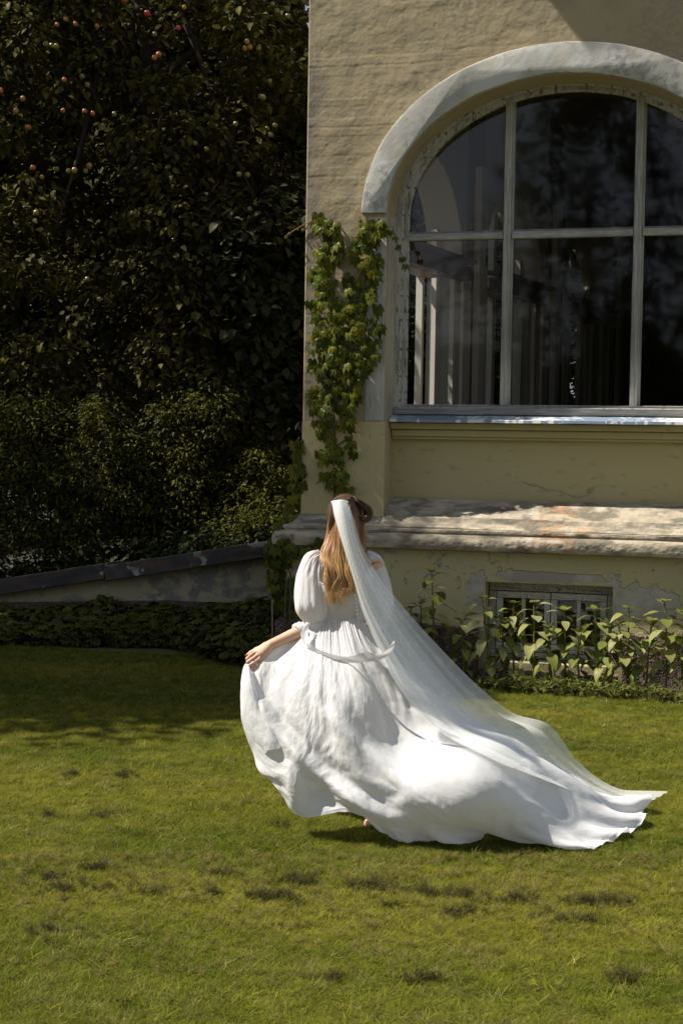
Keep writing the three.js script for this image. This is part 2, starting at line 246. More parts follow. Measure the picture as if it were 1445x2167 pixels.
{ // tall arched window
  const W = new THREE.Group(); W.name = 'arched_window'; villa.add(W); W.position.z = -.40;                // its own depth in the recess
  const A = 1.47, Bv = 1.10, fwid = .10, sillV = 2.225;
  const s = new THREE.Shape(); s.moveTo(UC + A, sillV); s.lineTo(UC + A, SPRING); ellArc(s, A, Bv + .04, 0, Math.PI); s.lineTo(UC - A, sillV); s.closePath();
  const hole = (k, v0) => { const h = new THREE.Path(); h.moveTo(UC + A - k, v0); ellArc(h, A - k, Bv + .04 - k * .95, 0, Math.PI); h.lineTo(UC - A + k, v0); h.closePath(); return h; };
  s.holes.push(hole(.062, sillV + .062));
  part('frame', new THREE.ExtrudeGeometry(s, { depth: .07, bevelEnabled: true, bevelSize: .008, bevelThickness: .008, bevelOffset: -.008, bevelSegments: 2 }).translate(0, 0, .012), M.frame, W);
  const s2 = new THREE.Shape(); { const h = hole(.060, sillV + .06); s2.setFromPoints(h.getPoints()); } s2.holes.push(hole(.108, sillV + .085));
  part('sash_frame', new THREE.ExtrudeGeometry(s2, { depth: .045, bevelEnabled: true, bevelSize: .006, bevelThickness: .006, bevelOffset: -.006, bevelSegments: 2 }).translate(0, 0, .004), M.frame, W);
  const top = u => SPRING + (Bv + .04 - .1) * Math.sqrt(Math.max(0, 1 - ((u - UC) / (A - .1)) ** 2));
  const MU = [1.697, 2.795];
  for (const mu of MU) { const h = top(mu) - sillV; part('mullion', new RoundedBoxGeometry(.062, h, .07, 2, .008).translate(mu, sillV + .05 + h / 2 - .02, .03), M.frame, W); part('mullion_rebate', new THREE.BoxGeometry(.088, h - .01, .035).translate(mu + .006, sillV + .05 + h / 2 - .02, .012), M.frame, W); }
  const cols = [[UC - A + .105, MU[0] - .045], [MU[0] + .05, MU[1] - .045], [MU[1] + .05, UC + A - .105]];
  for (const [a, b] of cols) {
    part('transom', new RoundedBoxGeometry(b - a + .02, .058, .062, 2, .008).rotateZ(0).translate((a + b) / 2, 3.762, .028), frameRot(), W);
    part('transom_lip', new THREE.BoxGeometry(b - a + .012, .02, .028).translate((a + b) / 2, 3.80, .02), greyRot(), W);
    const pane = (v0, f) => { const q = new THREE.Shape(); q.moveTo(a, v0); q.lineTo(b, v0); for (let i = 0; i <= 24; i++) { const u = b + (a - b) * i / 24; q.lineTo(u, f(u)); } q.closePath(); return new THREE.ShapeGeometry(q).translate(0, 0, .012); };
    part('pane', pane(3.79, u => Math.max(top(u) + .0, 3.80)), M.glass, W); part('pane', pane(sillV + .075, () => 3.735), M.glass, W);
  }
  part('bottom_rail', new RoundedBoxGeometry(2.92, .062, .085, 2, .008).translate(UC, sillV + .026, .064), greyRot(), W);
  part('rail_bead', new THREE.BoxGeometry(2.74, .022, .04).translate(UC, sillV + .07, .055), greyRot(), W);
  // flaking metal sill and the yellow bed moulding below it
  const sl = new THREE.Shape([[-.02, 2.245], [.10, 2.212], [.255, 2.178], [.285, 2.172], [.288, 2.150], [.27, 2.146], [-.02, 2.15]].map(q => new THREE.Vector2(...q)));
  const sg = new THREE.ExtrudeGeometry(sl, { depth: 2.92, bevelEnabled: false, steps: 60 }).rotateY(-Math.PI / 2); const q = sg.attributes.position, t = sg.attributes.uv; for (let i = 0; i < q.count; i++) { const u = -q.getX(i) + UC - 1.46, w = q.getZ(i); q.setX(i, u); q.setY(i, q.getY(i) + (fbm(u * 5, w * 4, 3) - .5) * .008); t.setXY(i, u, w); } sg.computeVertexNormals();
  part('sill', toCreasedNormals(sg, .5), M.sill, W, 'blue grey metal sill with flaking white paint');
  const yel = std({ ...panelT, bumpScale: .004 });
  part('sill_moulding', mergeGeometries([new RoundedBoxGeometry(2.93, .052, .20, 2, .006).translate(UC, 2.118, .10), new RoundedBoxGeometry(2.93, .062, .155, 2, .012).translate(UC, 2.060, .075), new RoundedBoxGeometry(2.93, .022, .125, 2, .005).translate(UC, 2.018, .06)].map(g => { const p = g.attributes.position, tt = g.attributes.uv; for (let i = 0; i < p.count; i++) tt.setXY(i, p.getX(i), p.getY(i) + p.getZ(i)); return g; })), yel, W);
}
function greyRot() { if (!M.greyH) { const r = t => { const c = t.clone(); c.rotation = Math.PI / 2; c.needsUpdate = true; return c; }; M.greyH = std({ map: r(greyT.map), bumpMap: r(greyT.bumpMap), bumpScale: .004 }); } return M.greyH; }
function frameRot() { if (!M.frameH) { const r = t => { const c = t.clone(); c.rotation = Math.PI / 2; c.needsUpdate = true; return c; }; M.frameH = std({ map: r(frameT.map), bumpMap: r(frameT.bumpMap), bumpScale: .004, roughness: .75 }); } return M.frameH; }
{ // cellar window
  const W = new THREE.Group(); W.name = 'cellar_window'; villa.add(W);
  const u0 = 1.65, u1 = 2.69, v0 = .17, v1 = .81, z = -.14, um = 2.17;
  const bx = (a, b, c, d, zz, th) => new RoundedBoxGeometry(b - a, d - c, th, 2, .006).translate((a + b) / 2, (c + d) / 2, zz);
  part('frame', mergeGeometries([bx(u0, u1, v1 - .075, v1, z, .1), bx(u0, u0 + .06, v0, v1 - .078, z, .1), bx(u1 - .05, u1, v0, v1 - .078, z, .1), bx(u0 + .02, u1, v0, v0 + .05, z, .12)]), M.frame, W);
  for (const [a, b] of [[u0 + .065, um - .004], [um + .004, u1 - .055]]) {
    const mid = (a + b) / 2, t = .05;
    part('casement', mergeGeometries([bx(a, b, v1 - .135, v1 - .082, z + .03, .05), bx(a, b, v0 + .055, v0 + .12, z + .03, .05), bx(a, a + t, v0 + .122, v1 - .137, z + .03, .05), bx(b - t, b, v0 + .122, v1 - .137, z + .03, .05), bx(mid - .016, mid + .016, v0 + .122, v1 - .137, z + .028, .04)]), M.pale ??= std({ ...frameT, bumpScale: .003, color: lin(1.4, 1.4, 1.4) }), W);
    for (const [c, d] of [[a + t, mid - .016], [mid + .016, b - t]]) part('pane', new THREE.PlaneGeometry(d - c, v1 - .137 - v0 - .122).translate((c + d) / 2, (v0 + v1 - .015) / 2, z + .025), M.glass, W);
  }
}
// ------------------------------------------------------------------ ramp wall left of the villa, bank behind it
const rampTop = u => clamp(1.05 + (u + .62) * .178, .02, 1.05);
{
  const Wl = thing('ramp_wall', 'low plastered ramp wall with dark sloping stone coping left of the villa', 'wall', OO, -YAW);
  const w0 = -.9, T = .3;
  const s = new THREE.Shape(); s.moveTo(-7, -.1); s.lineTo(.3, -.1); s.lineTo(.3, rampTop(-.3) - .14); for (let i = 0; i <= 20; i++) { const u = -.3 - 6.7 * i / 20; s.lineTo(u, rampTop(u) - .14); } s.closePath();
  const rwT = tex(1024, 256, (x, y) => paintF(x * 5, y * 1.25, [.30, .275, .17], (u, v, n) => n * .6 + .15 * fbm(u * 30, v * 30, 3) + .05 * Math.sin(u * 2.2 + 1)).map((q, i, a) => i < 3 ? lerp(q, [.13, .125, .115][i], .9 * sstep(.44, .62, fbm(x * 9, y * 5, 5)) * sstep(.35, .6, fbm(x * 60, y * 20, 4))) : q), [1 / 5, 1 / 1.25]);
  part('wall', new THREE.ExtrudeGeometry(s, { depth: T, bevelEnabled: false }).translate(0, 0, w0 - T), std({ ...rwT, bumpScale: .012 }), Wl);
  const fs = new THREE.Shape(); fs.moveTo(-7, -.1); fs.lineTo(.3, -.1); fs.lineTo(.3, .42); fs.lineTo(-1.6, .42); fs.lineTo(-7, .12); fs.closePath();
  part('wall_base', new THREE.ExtrudeGeometry(fs, { depth: .05, bevelEnabled: true, bevelSize: .008, bevelThickness: .008, bevelSegments: 1 }).translate(0, 0, w0), std({ ...graniteT, bumpScale: .006, color: lin(.62, .62, .66) }), Wl);
  const copT = tex(1024, 128, (x, y) => { const u = x * 6, v = y * .75, g = fbm(u * 8, v * 8, 5); let c = mix3([.018, .017, .017], [.055, .05, .048], g); const l = fbm(u * 7 + 3, v * 7, 6); c = mix3(c, [.24, .25, .23], .9 * sstep(.60, .63, l * .8 + .2 * sstep(.4, .6, fbm(u * .9, 2, 3)))); c = mix3(c, [.10, .05, .03], .5 * sstep(.55, .7, fbm(u * 4, v * 30, 4)) * sstep(.45, .7, y)); return [...c, g]; }, [1 / 6, 1 / .75]);
  const cm = std({ ...copT, bumpScale: .012 });
  for (const [a, b] of [[-.34, -2.2], [-2.206, -3.9], [-3.906, -5.6]]) {
    const L = Math.hypot(b - a, rampTop(b) - rampTop(a)) - .004, g = new RoundedBoxGeometry(L, .15, .5, 3, .014), p = g.attributes.position, t = g.attributes.uv;
    for (let i = 0; i < p.count; i++) { const k = (fbm(p.getX(i) * 6 + a * 5, p.getY(i) * 9, 3, p.getZ(i) * 8) - .5) * .014; p.setXYZ(i, p.getX(i), p.getY(i) + k, p.getZ(i) + k); t.setXY(i, p.getX(i) + a, p.getY(i) + p.getZ(i) * .8 + .4); }
    g.computeVertexNormals(); g.rotateZ(Math.atan(.178)); part('coping_stone', g.translate((a + b) / 2, (rampTop(a) + rampTop(b)) / 2 - .072, w0 - T / 2 + .06), cm, Wl);
  }
  // planted bank behind the coping
  const g = new THREE.PlaneGeometry(34, 26, 68, 52).rotateX(-Math.PI / 2).translate(-12, 0, -14.1), p = g.attributes.position;
  for (let i = 0; i < p.count; i++) { const u = p.getX(i), w = p.getZ(i), back = clamp((-1.1 - w) / 6); p.setY(i, rampTop(Math.min(u, -.62)) - .1 + .5 * back + .2 * (fbm(u * .6, w * .6, 4) - .5) * back); }
  g.computeVertexNormals(); const bank = struct('bank', g, std({ color: lin(.022, .022, .010), roughness: 1 }), 'earth bank behind the ramp wall'); bank.position.copy(OO); bank.rotation.y = -YAW;
}

// ------------------------------------------------------------------ leaves
function leafMat(r, g, b, o = {}) { return new THREE.MeshPhysicalMaterial({ color: lin(r, g, b), roughness: .92, transmission: .32, thickness: 0, specularIntensity: .12, clearcoat: .16, clearcoatRoughness: .38, side: THREE.DoubleSide, ...o }); }
const leafW = new THREE.MeshPhysicalMaterial({ color: 0xffffff, roughness: .92, transmission: .3, thickness: 0, clearcoat: .06, clearcoatRoughness: .4, specularIntensity: .10, side: THREE.DoubleSide });
// a leaf lying along +z from its stalk, folded along the midrib and drooping to the tip; sub = lengthwise steps
function leafGeo(L, W, { fold = .25, droop = .3, sub = 4, base = .35, ser = 0, wave = 0 } = {}) {
  const pos = [], idx = [];
  for (let i = 0; i <= sub; i++) { const t = i / sub, wd = W * .5 * Math.pow(Math.sin(Math.PI * Math.pow(clamp(t, .02, .985), base < .5 ? .8 : 1.15)), .8) * (1 + ser * (i % 2 ? .16 : -.1)), y = -droop * L * t * t, up = fold * wd + wave * L * Math.sin(t * 9);
    pos.push(-wd, y + up, t * L, 0, y, t * L, wd, y + up * (wave ? .6 : 1), t * L); if (i) { const a = (i - 1) * 3, b = i * 3; idx.push(a, b, a + 1, a + 1, b, b + 1, a + 1, b + 1, a + 2, a + 2, b + 1, b + 2); } }
  const g = new THREE.BufferGeometry(); g.setAttribute('position', new THREE.Float32BufferAttribute(pos, 3)); g.setIndex(idx); g.computeVertexNormals(); return g;
}
const tri = (g) => { let n = g; if (!n.index) n = mergeVertices(n); return n; };
function tubeGeo(pts, r0, r1, rad = 6, seg) { const c = new THREE.CatmullRomCurve3(pts), n = seg || Math.max(3, pts.length * 3), g = new THREE.TubeGeometry(c, n, 1, rad, false), p = g.attributes.position; const P = c.getSpacedPoints(n); for (let i = 0; i <= n; i++) for (let j = 0; j <= rad; j++) { const k = i * (rad + 1) + j, r = lerp(r0, r1, i / n); p.setXYZ(k, P[i].x + (p.getX(k) - P[i].x) * r, P[i].y + (p.getY(k) - P[i].y) * r, P[i].z + (p.getZ(k) - P[i].z) * r); } return g; }
const Q = new THREE.Quaternion(), E = new THREE.Euler();
function mat(p, rx, ry, rz, s) { return new THREE.Matrix4().compose(p, new THREE.Quaternion().setFromEuler(new THREE.Euler(rx, ry, rz, 'YXZ')), typeof s === 'number' ? V(s, s, s) : s); }
// sprays of leaves spread through an uneven crown made of many clumps; the shape function thins it out
function crownMats(R, clumps, per, spread, size, tint, droopBias = .3) {
  const ms = [], cs = [];
  for (const c of clumps) {
    const r = c.r * (.75 + .5 * R()), th = R() * 6.28;
    for (let i = 0; i < per * (c.k || 1); i++) {
      const d = V(R() * 2 - 1, R() * 2 - 1, R() * 2 - 1); if (d.lengthSq() > 1) { i--; continue; }
      const q = d.clone().normalize().multiplyScalar(Math.pow(d.length(), .55) * r); q.y *= spread;
      const p = c.p.clone().add(q), yaw = Math.atan2(q.x, q.z) + (R() - .5) * 2.4;
      ms.push(mat(p, droopBias + (R() - .5) * 1.3, yaw, (R() - .5) * 1.4, size * (.65 + .65 * R())));
      const k = .7 + .6 * R(), t = tint[Math.floor(R() * tint.length)]; cs.push(lin(t[0] * k, t[1] * k, t[2] * k));
    }
  }
  return [ms, cs];
}
const bark = std({ color: lin(.026, .017, .012), roughness: 1 });
const broadLeaf = leafGeo(1, .58, { sub: 4, fold: .3, droop: .25 }), slimLeaf = leafGeo(1, .4, { sub: 3, fold: .3, droop: .2 });

function limbTree(t, R, base, forks, r0) {                                 // trunk and limbs, one tapered tube each
  const gs = []; let prev = base;
  const trunkTop = forks[0];
  part('trunk', tubeGeo([base, base.clone().lerp(trunkTop, .35).add(V((R() - .5) * .3, 0, (R() - .5) * .2)), base.clone().lerp(trunkTop, .7).add(V((R() - .5) * .3, 0, 0)), trunkTop], r0, r0 * .55, 9, 14), bark, t);
  for (const f of forks.slice(1)) { const b0 = base.clone().lerp(trunkTop, .45 + .5 * R()); part('limb', tubeGeo([b0, b0.clone().lerp(f, .4).add(V(0, .25, 0)), f.clone().lerp(b0, .25), f], r0 * .4, r0 * .1, 6, 12), bark, t); }
}
{ // apple tree over the bank
  const R = rng(21), base = V(-1.72, 1.1, -7.9);
  const t = thing('apple_tree', 'dark apple tree hung with small red and yellow apples above the ramp wall', 'apple tree', base);
  const loc = p => p.clone().sub(base);
  limbTree(t, R, V(0, -.2, 0), [loc(at(290, -260, 15.9)), loc(at(60, 120, 15.4)), loc(at(560, 120, 15.6)), loc(at(120, 480, 15.3)), loc(at(540, 420, 15.3)), loc(at(330, -200, 15.8)), loc(at(30, 420, 16.1)), loc(at(480, -150, 16.2))], .13);
  const cl = [];
  for (let i = 0; i < 430; i++) { const x = -260 + R() * 930, y = -420 + R() * 1330, d = 15.0 + R() * 2.2; const lim = 900 - 170 * sstep(200, 640, x) * 1.0; if (y > lim - 60 * R()) continue; if (x > 560 && y < 30) continue; if (fbm(x / 95, y / 95, 3, 3) < .37) continue; cl.push({ p: loc(at(x, y, d)), r: .26 + .2 * R() }); }
  for (let i = 0; i < 34; i++) cl.push({ p: loc(at(290 + 130 * R(), 330 + 480 * R(), 14.95 + .3 * R())), r: .22 + .12 * R(), k: .7 });
  const [ms, cs] = crownMats(R, cl, 135, .75, .092, [[.074, .070, .013], [.056, .056, .012], [.092, .080, .015], [.062, .057, .016]], .35);
  copies('crown', broadLeaf, leafW, ms, cs, t);
  // fine twigs
  const tw = []; for (let i = 0; i < 60; i++) { const c = cl[Math.floor(R() * cl.length)].p, e = c.clone().add(V((R() - .5) * .9, (R() - .7) * .8, .1 + .3 * R())); tw.push(tubeGeo([c, c.clone().lerp(e, .5).add(V(0, .09, 0)), e], .007, .003, 4, 5)); }
  const tg = part('twigs', mergeGeometries(tw), bark, t); tg.userData.kind = 'stuff';
  // apples
  const ag = new THREE.LatheGeometry([[.001, .36], [.12, .45], [.28, .47], [.44, .34], [.5, .08], [.47, -.18], [.34, -.40], [.16, -.46], [.001, -.38]].map(q => new THREE.Vector2(...q)).reverse(), 14);
  const stalk = tubeGeo([V(0, .36, 0), V(.02, .55, 0), V(.06, .68, .02)], .03, .025, 4, 3);
  const kinds = [[.34, .035, .018], [.32, .10, .02], [.25, .145, .022], [.125, .112, .012], [.085, .088, .010]].map(c => new THREE.MeshPhysicalMaterial({ color: lin(...c), roughness: .35, clearcoat: .3 }));
  const red = [[312, 28], [266, 2], [61, 270], [135, 170], [139, 43], [210, 15], [3, 193], [120, 50], [376, 58]], orange = [[158, 50], [203, 53], [183, 235], [192, 232], [199, 240], [133, 233], [524, 88], [518, 100], [604, 160], [612, 165], [48, 545], [72, 352], [415, 745], [330, 123], [337, 118], [61, 271], [303, 7]], amber = [[100, 92], [108, 98], [123, 101], [74, 198], [47, 212], [36, 237], [420, 50], [388, 18], [583, 24], [222, 93], [110, 218], [586, 25], [528, 98], [40, 107], [160, 360], [188, 350], [87, 375]],
    green = [[577, 7], [610, 32], [612, 112], [545, 100], [582, 148], [573, 173], [567, 275], [572, 284], [582, 268], [605, 277], [416, 304], [440, 315], [519, 440], [526, 445], [344, 426], [399, 441], [291, 458], [333, 467], [349, 455], [360, 532], [368, 507], [345, 570], [377, 610], [458, 580], [40, 517], [52, 518], [80, 448], [83, 572], [50, 437], [20, 440], [184, 592], [209, 632], [143, 655], [150, 670], [175, 160], [186, 180], [174, 158], [350, 150], [330, 72], [460, 85], [500, 260], [525, 370], [505, 372], [600, 400], [610, 310], [636, 305], [552, 207], [560, 205], [25, 155], [76, 100], [190, 580], [81, 640], [240, 240], [180, 365], [120, 355], [146, 360], [38, 985]];
  for (const [list, ks] of [[red, [0, 0, 1]], [orange, [1, 1, 2]], [amber, [2, 2, 3]], [green, [3, 4, 3]]]) for (const [x, y] of list) {
    if (R() < .32) continue;
    const p = loc(at(x + R() * 6 - 3, y + R() * 6 - 3, 14.72 + R() * .15)), s = .047 + .016 * R(), o = part('apple', ag, kinds[ks[Math.floor(R() * ks.length)]], t); o.position.copy(p); o.scale.setScalar(s); o.rotation.set((R() - .5) * .8, R() * 6, (R() - .5) * .8);
    const st = part('stalk', stalk, bark, o);
  }
}
function wildTree(name, label, cat, base, clumps, per, leaf, size, tint, r0, tops, seed, group) {
  const R = rng(seed), t = thing(name, label, cat, base, 0, group), loc = p => p.clone().sub(base);
  limbTree(t, R, V(0, -.3, 0), tops.map(loc), r0);
  const [ms, cs] = crownMats(R, clumps.map(c => ({ ...c, p: loc(c.p) })), per, .8, size, tint); copies('crown', leaf, leafW, ms, cs, t); return t;
}
{ // darker trees behind
  const R = rng(31), dark = [[.046, .044, .011], [.055, .052, .013], [.036, .037, .010]];
  const mk = (x0, x1, y0, y1, d0, d1, n, r, skip) => { const o = []; for (let i = 0; i < n; i++) { const x = lerp(x0, x1, R()), y = lerp(y0, y1, R()); if (skip && skip(x, y)) continue; o.push({ p: at(x, y, lerp(d0, d1, R())), r: r * (.7 + .6 * R()) }); } return o; };
  wildTree('broadleaf_tree', 'tall dark broadleaf tree standing behind the apple tree at the far left', 'tree', V(-3.6, 1.3, -12), mk(-460, 380, -500, 1000, 19.5, 22.5, 520, .62), 130, broadLeaf, .13, dark, .22, [at(40, 0, 20.5), at(-200, -100, 20.5), at(200, 200, 20), at(-100, 400, 20)], 41);
  wildTree('broadleaf_tree', 'tall dark broadleaf tree behind the apple tree close to the villa corner', 'tree', V(-1.3, 1.3, -11), mk(230, 660, -60, 1000, 18.4, 20.6, 460, .55, (x, y) => x > 585 && y < 320 && R() < .8), 130, broadLeaf, .12, dark, .2, [at(470, 80, 19.5), at(330, 300, 19.2), at(600, 420, 19.2), at(420, -100, 19)], 43);
  // bushes along the far side of the house, seen through the room
  wildTree('elder_bush', 'bushy elder outside the side windows, glimpsed through the arched window', 'bush', V(1.2, 1.2, -12.5), mk(820, 1360, 420, 1000, 17.0, 23, 520, .42, (x, y) => false).filter(c => { const q = c.p.clone().sub(OO), s = -q.dot(NN), u = q.dot(UU); return s > 1.5 && u < Math.min(.2 + .209 * s, 2.4) - .75; }).concat(mk(1180, 1420, 380, 1010, 25, 31, 170, .6)).concat([...Array(150)].map(() => { const s = 1 + R() * 10; return { p: fw(.2 + .209 * s - 1.0 - R() * 1.6, 1.4 + R() * 5.2, -s), r: .42 }; }).filter(c => { const q = c.p.clone().sub(camera.position).applyQuaternion(camera.quaternion.clone().invert()); return CX + F * q.x / -q.z > 700; })), 110, broadLeaf, .11, [[.04, .052, .014], [.03, .045, .014]], .08, [at(960, 700, 20), at(1040, 650, 21), at(930, 600, 19)], 59);
  wildTree('hedge', 'dark overgrown hedge far behind the bank under the trees', 'hedge', V(-2.8, 1.2, -14.5), mk(-420, 690, 800, 1180, 21.5, 23.5, 330, .55), 90, broadLeaf, .13, dark, .08, [at(100, 900, 22), at(400, 900, 22), at(250, 860, 22.5)], 58);
  wildTree('broadleaf_tree', 'farthest dark tree closing the view behind the apple tree', 'tree', V(-2.5, 1.3, -17), mk(-460, 690, -520, 950, 24, 26.5, 620, .8, (x, y) => (x > 590 && y < 330) || (x > 50 && x < 120 && y < 40)), 80, broadLeaf, .27, dark, .25, [at(150, 100, 25), at(-100, 200, 25), at(400, 0, 25), at(300, 400, 25)], 57);
  // shrub with broad pale leaves in the gap beside the house
  wildTree('lilac_bush', 'dusky broad-leaved lilac bush in the gap beside the villa', 'bush', V(-.95, 1.15, -7.6), mk(455, 690, 420, 1080, 14.9, 16.4, 150, .3), 70, leafGeo(1, .72, { sub: 4, fold: .2, droop: .35 }), .105, [[.048, .050, .022], [.038, .042, .018]], .05, [at(600, 600, 15.6), at(520, 700, 15.4), at(640, 780, 15.4)], 47);
  // spruce: sprays of needles on drooping boughs beside the gable
  const base = V(-.55, 1.2, -13.5), t = thing('spruce_tree', 'dark spruce showing bits of sky between boughs beside the gable', 'spruce', base);
  part('trunk', tubeGeo([V(0, -.3, 0), V(.05, 5, 0), V(0, 12, 0)], .2, .03, 8, 10), bark, t);
  const needle = mergeGeometries([...Array(18)].map((_, i) => { const a = i * 2.4; return leafGeo(.5, .05, { sub: 1, fold: .1, droop: 0 }).rotateX(-.5 + (i % 3) * .3).rotateZ(a).translate(0, 0, i / 18); }));
  const ms = [], cs = []; for (let h = 1.5; h < 12; h += .24) { const n = 8, L = 2.3 * (1 - h / 12.6) + .2; for (let b = 0; b < n; b++) { const a = b / n * 6.28 + h * 2.1 + R() * .6; for (let q = 0; q < 14; q++) { const f = (q + 1) / 14, off = (R() - .5) * .5 * f; ms.push(mat(V(Math.sin(a) * L * f + Math.cos(a) * off, h - .35 * f * L * f - R() * .12, Math.cos(a) * L * f - Math.sin(a) * off), .35, a + off * 2, 0, .17 + .1 * R())); const k = .7 + R() * .5; cs.push(lin(.014 * k, .024 * k, .013 * k)); } } }
  copies('crown', needle, leafW, ms, cs, t);
}
{ // spirea shrubs on the bank
  const R = rng(55), tint = [[.066, .070, .008], [.048, .056, .008], [.09, .085, .009], [.04, .046, .008]];
  const hump = (cx, hw, y0) => x => y0 + ((x - cx) / hw) ** 2 * 170;
  const shrub = (label, base, cx, hw, ytop, yb, d0, n, seed) => { const cl = []; for (let i = 0; i < n; i++) { const x = cx + (R() * 2 - 1) * hw, top = hump(cx, hw, ytop)(x) + 40 * (fbm(x / 30, 3, 3) - .5), y = lerp(top, yb, Math.pow(R(), .8)); cl.push({ p: at(x, y, d0 + R() * .9 - .35 * (1 - Math.abs(x - cx) / hw)), r: .16 + .1 * R() }); } return wildTree('spirea_bush', label, 'bush', base, cl, 110, slimLeaf, .052, tint, .03, [at(cx, ytop + 120, d0 + .4), at(cx - hw * .5, ytop + 150, d0 + .4), at(cx + hw * .5, ytop + 150, d0 + .4), at(cx + hw * .2, ytop + 100, d0 + .4)], seed); };
  shrub('rounded fine-leaved bush catching sun on top behind the ramp coping', V(-1.25, .85, -6.9), 430, 165, 800, 1140, 14.75, 260, 61);
  shrub('low wide fine-leaved bush at the left edge behind the ramp coping', V(-2.8, .6, -6.9), 110, 250, 815, 1190, 14.7, 300, 62);
  shrub('small dark bush between the villa corner and the rounded bush', V(-.75, .9, -6.4), 560, 80, 960, 1130, 14.2, 60, 63);
  // seedlings, ivy and grass along the coping
  const ms = [], cs = []; for (let i = 0; i < 5200; i++) { const u = -.65 - R() * 4.6, w = -1.2 - R() * 1.1, p = fw(u, rampTop(u) - .04 + .32 * R() * R() + (-.6) * 0, w); ms.push(mat(p, .2 + (R() - .5) * 1.2, R() * 6.28, (R() - .5), .05 + .04 * R())); const k = .6 + .7 * R(); cs.push(lin(.035 * k, .045 * k, .014 * k)); }
  const o = copies('bank_undergrowth', broadLeaf, leafW, ms, cs); o.userData.label = 'dark leafy undergrowth along the top of the ramp wall'; o.userData.category = 'undergrowth';
}
{ // ground cover bed at the foot of the ramp wall: lobed leaves on stalks
  const R = rng(71), lobes = mergeGeometries([[-1.0, .72], [-.5, .9], [0, 1], [.5, .9], [1.0, .72]].map(([a, l]) => leafGeo(l, .46, { sub: 4, fold: .18, droop: .3, ser: 1 }).rotateY(a)));
  const ms = [], cs = [];
  for (let i = 0; i < 8200; i++) { const x = -120 + R() * 720, e = fbm(x / 70, 5, 3); const g = onGround(x, 1372 + 46 * sstep(340, 520, x), 0), room = Math.min(1, g.clone().sub(OO).dot(NN) + .84); if (room < .03) continue; const back = R() * room, p = g.clone().addScaledVector(NN, -back); const h = lerp(.62, 1, sstep(-60, 220, x)) * (.20 + .23 * Math.min(1, back * 2.2)) * (.85 + .5 * e) * Math.pow(R(), .55); p.y = .02 + h; if (x > 560 && R() < (x - 560) / 40) continue; ms.push(mat(p, .25 + (R() - .5) * .8, R() * 6.28, (R() - .5) * .7, .06 + .04 * R())); const k = .6 + .6 * R(); cs.push(lin(.085 * k, .088 * k, .016 * k)); }
  const o = copies('ground_cover', lobes, leafW, ms, cs); o.userData.label = 'bed of lobed green leaves along the foot of the ramp wall'; o.userData.category = 'ground cover';
}
{ // big tree off to the left whose crown shades the far lawn
  const R = rng(81), base = V(-9.4, 0, -4.4), cl = [];
  for (let i = 0; i < 75; i++) { const h = R(); cl.push({ p: V(-9.3 + (R() - .5) * 3.4 * (1 - h * .5), 11 + h * 1.9, -4.55 + (R() - .5) * 2.6 * (1 - .4 * h)), r: .34 + .25 * R(), k: .5 }); }
  for (let i = 0; i < 290; i++) { const a = R() * 6.28, r = Math.sqrt(R()), h = R(); const sc = Math.sin(Math.PI * Math.pow(lerp(.06, .96, h), .8)); cl.push({ p: V(-9.2 + Math.cos(a) * r * 3.6 * sc, 3.6 + h * 8.6, -4.15 + Math.sin(a) * r * 2.9 * sc), r: .55 + .3 * R() }); }
  wildTree('maple_tree', 'large maple outside the picture on the left shading the lawn', 'tree', base, cl, 75, broadLeaf, .17, [[.04, .055, .016], [.05, .06, .016]], .3, [V(-9.3, 9, -4.2), V(-11, 8, -4), V(-8, 7.5, -3), V(-8.2, 8, -6), V(-10, 10, -5)], 82);
  // trees behind the photographer, mirrored by the panes
  for (const [x, z, h, rr, sd, lb] of [[-7.5, 21, 11, 3.4, 83, 'garden tree behind the camera, second from the right of four'], [-13.5, 17, 9, 3, 84, 'lowest garden tree behind the camera'], [-2.2, 25, 12, 3.2, 85, 'garden tree behind the camera, rightmost of four'], [-19, 23, 14, 4.5, 86, 'tallest garden tree behind the camera, farthest left']]) {
    const c2 = []; for (let i = 0; i < 165; i++) { const a = R() * 6.28, r = Math.sqrt(R()), hh = R(), sc = Math.sin(Math.PI * Math.pow(lerp(.08, .95, hh), .75)); c2.push({ p: V(x + Math.cos(a) * r * rr * sc, 1.6 + hh * h, z + Math.sin(a) * r * rr * sc), r: .6 + .35 * R() }); }
    wildTree('garden_tree', lb, 'tree', V(x, 0, z), c2, 80, broadLeaf, .19, [[.03, .045, .013]], .22, [V(x, h * .8, z), V(x + 1.4, h * .7, z), V(x - 1.5, h * .65, z)], sd, 'trees behind the camera');
  }
}
{ // closed wood on the far side of the garden, mirrored dimly in the panes
  const R = rng(401), cl = []; for (let i = 0; i < 300; i++) { const h = R(); cl.push({ p: V(-34 + 40 * R(), .8 + h * 4.6 * (.6 + .8 * R()), 31 + R() * 4), r: 1.3 + .6 * R() }); }
  wildTree('wood_edge', 'edge of the wood across the garden behind the camera', 'wood', V(-14, 0, 33), cl, 150, broadLeaf, .42, [[.03, .038, .010]], .3, [V(-14, 10, 33), V(-20, 9, 33), V(-8, 9, 33)], 402);
}
